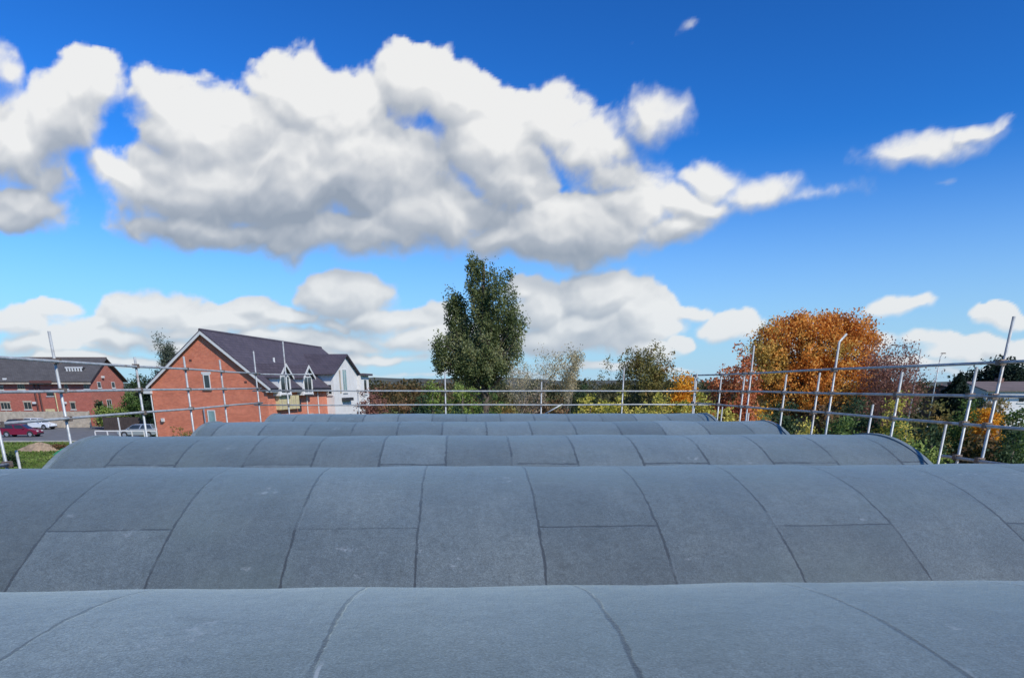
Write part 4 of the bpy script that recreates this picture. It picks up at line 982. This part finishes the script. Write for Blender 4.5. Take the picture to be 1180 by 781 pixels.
# --- middle distance hedge row, left to right
row = [
 ('shrub', 428, 20, 441, 58, 'plum', 'reddish brown shrub beside the white rendered wing'),
 ('shrub', 458, 24, 449, 52, 'brown', 'brown shrub left of the bright green shrubs under the skyline'),
 ('laurel_shrub', 497, 22, 433, 46, 'brightgreen', 'rounded bright green shrub left of the poplar foot'),
 ('laurel_shrub', 532, 26, 430, 48, 'brightgreen', 'bright green shrub directly before the poplar foot'),
 ('laurel_shrub', 484, 12, 452, 36, 'darkgreen', 'low dark green shrub below the rounded bright green one'),
 ('laurel_shrub', 520, 30, 456, 37, 'darkgreen', 'wide dark green shrub before the poplar, under the far rails'),
 ('hedge_shrub', 570, 24, 446, 46, 'green', 'mid green shrub at the right of the poplar foot'),
 ('hedge_shrub', 585, 34, 458, 37, 'olive', 'wide olive shrub below the nearly bare pale tree'),
 ('hedge_shrub', 620, 26, 446, 50, 'tan', 'tan tufted shrub at the foot of the nearly bare pale tree'),
 ('hedge_shrub', 640, 28, 456, 37, 'brown', 'dark brown shrub behind the far standard with the brace'),
 ('hedge_shrub', 672, 22, 437, 60, 'darkgreen', 'low dark shrub between the sparse pale tree and the twiggy tree'),
 ('privet_shrub', 682, 26, 447, 38, 'yellowgreen', 'leftmost of the yellow green shrubs behind the far rails'),
 ('privet_shrub', 722, 30, 445, 40, 'yellowgreen', 'yellow green shrub in front of the dark twiggy tree'),
 ('privet_shrub', 765, 30, 444, 39, 'yellowgreen', 'yellow green shrub in front of the small golden tree'),
 ('privet_shrub', 806, 26, 446, 38, 'yellowgreen', 'yellow green shrub at the far right corner of the scaffold'),
 ('hedge_shrub', 845, 24, 440, 40, 'olive', 'olive shrub under the red leaved tree'),
 ('hedge_shrub', 838, 20, 462, 33, 'yellowgreen', 'small yellow shrub under the olive one beside the right scaffold'),
 ('hedge_shrub', 880, 18, 468, 30, 'gold', 'low orange yellow shrub behind the end of the fourth vault'),
 ('hedge_shrub', 905, 22, 458, 33, 'darkgreen', 'dark shrub between the orange tree trunk and the roof'),
 ('hedge_shrub', 930, 22, 479, 25, 'yellowgreen', 'bright yellow green shrub beside the end of the fourth vault'),
 ('hedge_shrub', 950, 22, 462, 30, 'brown', 'brown shrub below the right half of the large orange tree'),
 ('laurel_shrub', 995, 30, 447, 28, 'darkgreen', 'dark glossy laurel below the plum brown shrub'),
 ('laurel_shrub', 975, 24, 468, 24, 'green', 'low green laurel before the dark glossy one by the scaffold'),
 ('privet_shrub', 1038, 22, 449, 27, 'yellowgreen', 'yellow tinted shrub right of the dark glossy laurel'),
 ('privet_shrub', 1030, 26, 476, 22, 'green', 'green shrub below the yellow tinted one beside the roof edge'),
 ('privet_shrub', 1060, 20, 497, 18.5, 'brightgreen', 'low light green shrub just beyond the right end of the third vault'),
 ('hedge_shrub', 1085, 30, 457, 30, 'olive', 'olive and tan shrub below the dark conifer'),
 ('hedge_shrub', 1080, 28, 480, 21, 'darkgreen', 'dark shrub under the olive and tan one'),
 ('privet_shrub', 1092, 18, 505, 17.5, 'brightgreen', 'light green shrub by the foot of the paired short standards'),
 ('hedge_shrub', 1120, 22, 457, 27, 'green', 'green shrub below the small grey roofed house'),
 ('beech_shrub', 1146, 18, 458, 26, 'gold', 'golden brown shrub below the white walled bungalow'),
 ('beech_shrub', 1135, 26, 488, 19.5, 'brown', 'russet shrub low between the last two right standards'),
 ('hedge_shrub', 1128, 12, 446, 68, 'darkgreen', 'small dark shrub right beside the dark pointed conifer'),
 ('hedge_shrub', 1162, 24, 456, 45, 'olive', 'olive shrub partly hiding the wall of the white walled bungalow'),
 ('hedge_shrub', 1150, 16, 456, 52, 'tan', 'tan shrub before the left end of the white walled bungalow'),
 ('hedge_shrub', 1182, 26, 456, 25, 'green', 'green shrub at the right edge of the view'),
 ('hedge_shrub', 1176, 26, 484, 19, 'darkgreen', 'dark shrub low at the right edge behind the last standard'),
 ('hedge_shrub', 1240, 34, 470, 20, 'olive', 'olive shrub just outside the right edge of the view'),
]
for (nm, px, hw, yt, Y, mt, lb) in row:
    near = Y < 30
    bush(nm, px, hw, yt, Y, LM[mt], lb, n=150 if not near else 190, per=44 if not near else 60, leaf=.075 if not near else .052, group='shrubs beyond the scaffold')
# --- right background
YD = 74; xd = PX(1104, YD)
e = empty('conifer_tree', (xd, YD, 0), label='dark pointed conifer on the right skyline', cat='tree')
Hc = PZ(429, YD); rc = 20*YD/858
m = MB(); m.tube([(0,0,0), (0,0,Hc*.95)], [.2, .03], 6); m.build('trunk', M['bark'], e)
t = rng.random(14000)**.8; a = rng.random(14000)*6.283; rr = rc*np.minimum(1, t*2.9)*(.75+.25*np.sin(a*5+t*30))*rng.random(14000)**.35
leaves('crown', np.stack([rr*np.cos(a), rr*np.sin(a), Hc*(1-t*.93)], 1), .14, LM['darkconifer'], e)
bush('oak_tree', 1165, 48, 407, 105, LM['darkconifer'], 'dark round tree behind the white walled bungalow at the right', n=620, per=50, leaf=.22, cr=.55, cat='tree', lob=5)
bush('oak_tree', 1250, 44, 412, 110, LM['darkconifer'], 'dark tree right of the round one, outside the view', n=160, per=30, leaf=.18, cr=.6, cat='tree')
bush('hedge_shrub', 1070, 18, 443, 120, LM['darkgreen'], 'low dark trees left of the dark conifer', n=90, per=30, leaf=.16, cat='tree')
# --- left side
twiggy('ash_tree', 195, 389, 86, 'thin grey green tree behind the left eave of the gabled house', 'palebark', LM['grey'], per=5, keep=.4, depth=6, spread_=.34, width=12, stems=4, up=.2, leaf=.085, cr=.25)
bush('yew_tree', 161, 15, 428, 118, LM['darkgreen'], 'dark tree between the long brick block and the gabled house', n=170, per=36, leaf=.15, cr=.4, cat='tree')
bush('yew_tree', 182, 12, 424, 116, LM['darkconifer'], 'very dark tree tight behind the left corner of the gabled house', n=130, per=36, leaf=.15, cr=.4, cat='tree')
bush('garden_shrub', 150, 16, 450, 104, LM['green'], 'large mid green shrub above the dark brown fence', n=130, per=36, leaf=.12)
bush('garden_shrub', 128, 22, 464, 103.5, LM['brightgreen'], 'long light green shrub above the dark brown fence', n=130, per=36, leaf=.12)
bush('garden_shrub', 114, 8, 458, 105, LM['darkgreen'], 'dark round shrub at the corner of the long brick block', n=80, per=36, leaf=.12)
bush('garden_shrub', 172, 12, 452, 100, LM['darkgreen'], 'dark shrub beside the left wall of the gabled house', n=100, per=36, leaf=.12)
g = G(60, 519); bush('garden_shrub', 60, 9, 509, g.y, LM['brown'], 'small rusty brown shrub on the grass between the earth heap and green sheet', n=60, per=30, leaf=.06, zb=.1)
g = G(14, 530)
bush('garden_shrub', 3, 8, 517, 54, LM['darkgreen'], 'small dark shrub on the grass at the left edge', n=40, per=30, leaf=.07, zb=.1)
bush('garden_shrub', 205, 16, 488, 52, LM['olive'], 'low olive shrub at the foot of the orange brick gable', n=70, per=30, leaf=.06, zb=.1)

# --- far wood closing the view between the trees: nobody could count it
cen = []
for i in range(900):
    px = random.uniform(395, 1062); Y = random.uniform(78, 130)
    top = PZ(443.0+2.2*math.sin(px*.045)+1.5*math.sin(px*.13)+random.uniform(-.5, 2), Y)
    cen.append((PX(px, Y), Y, top*random.random()**.5))
cen = np.array(cen); leaves('woodland', spread(cen, 75, .75, .45), .19, leaf_mat('wood_leaf', [(.035,.04,.02),(.07,.075,.03),(.13,.10,.05)], .12, ((.16,.10,.04), .58, .08)), None)
tag(bpy.data.objects['woodland'], 'low distant belt of mixed autumn woodland along the horizon', 'woodland', kind='stuff')
# rough grass on the lawn at the left
pts = np.stack([rng.uniform(-62, -22, 26000), rng.uniform(44, 79, 26000), np.full(26000, .04)], 1)
o = leaves('grass', pts, .09, leaf_mat('grass_blade', [(.07,.12,.025),(.13,.20,.04),(.22,.26,.08)], .25), None, aspect=1.0)
tag(o, 'rough green grass beside the car park', 'grass', kind='stuff')
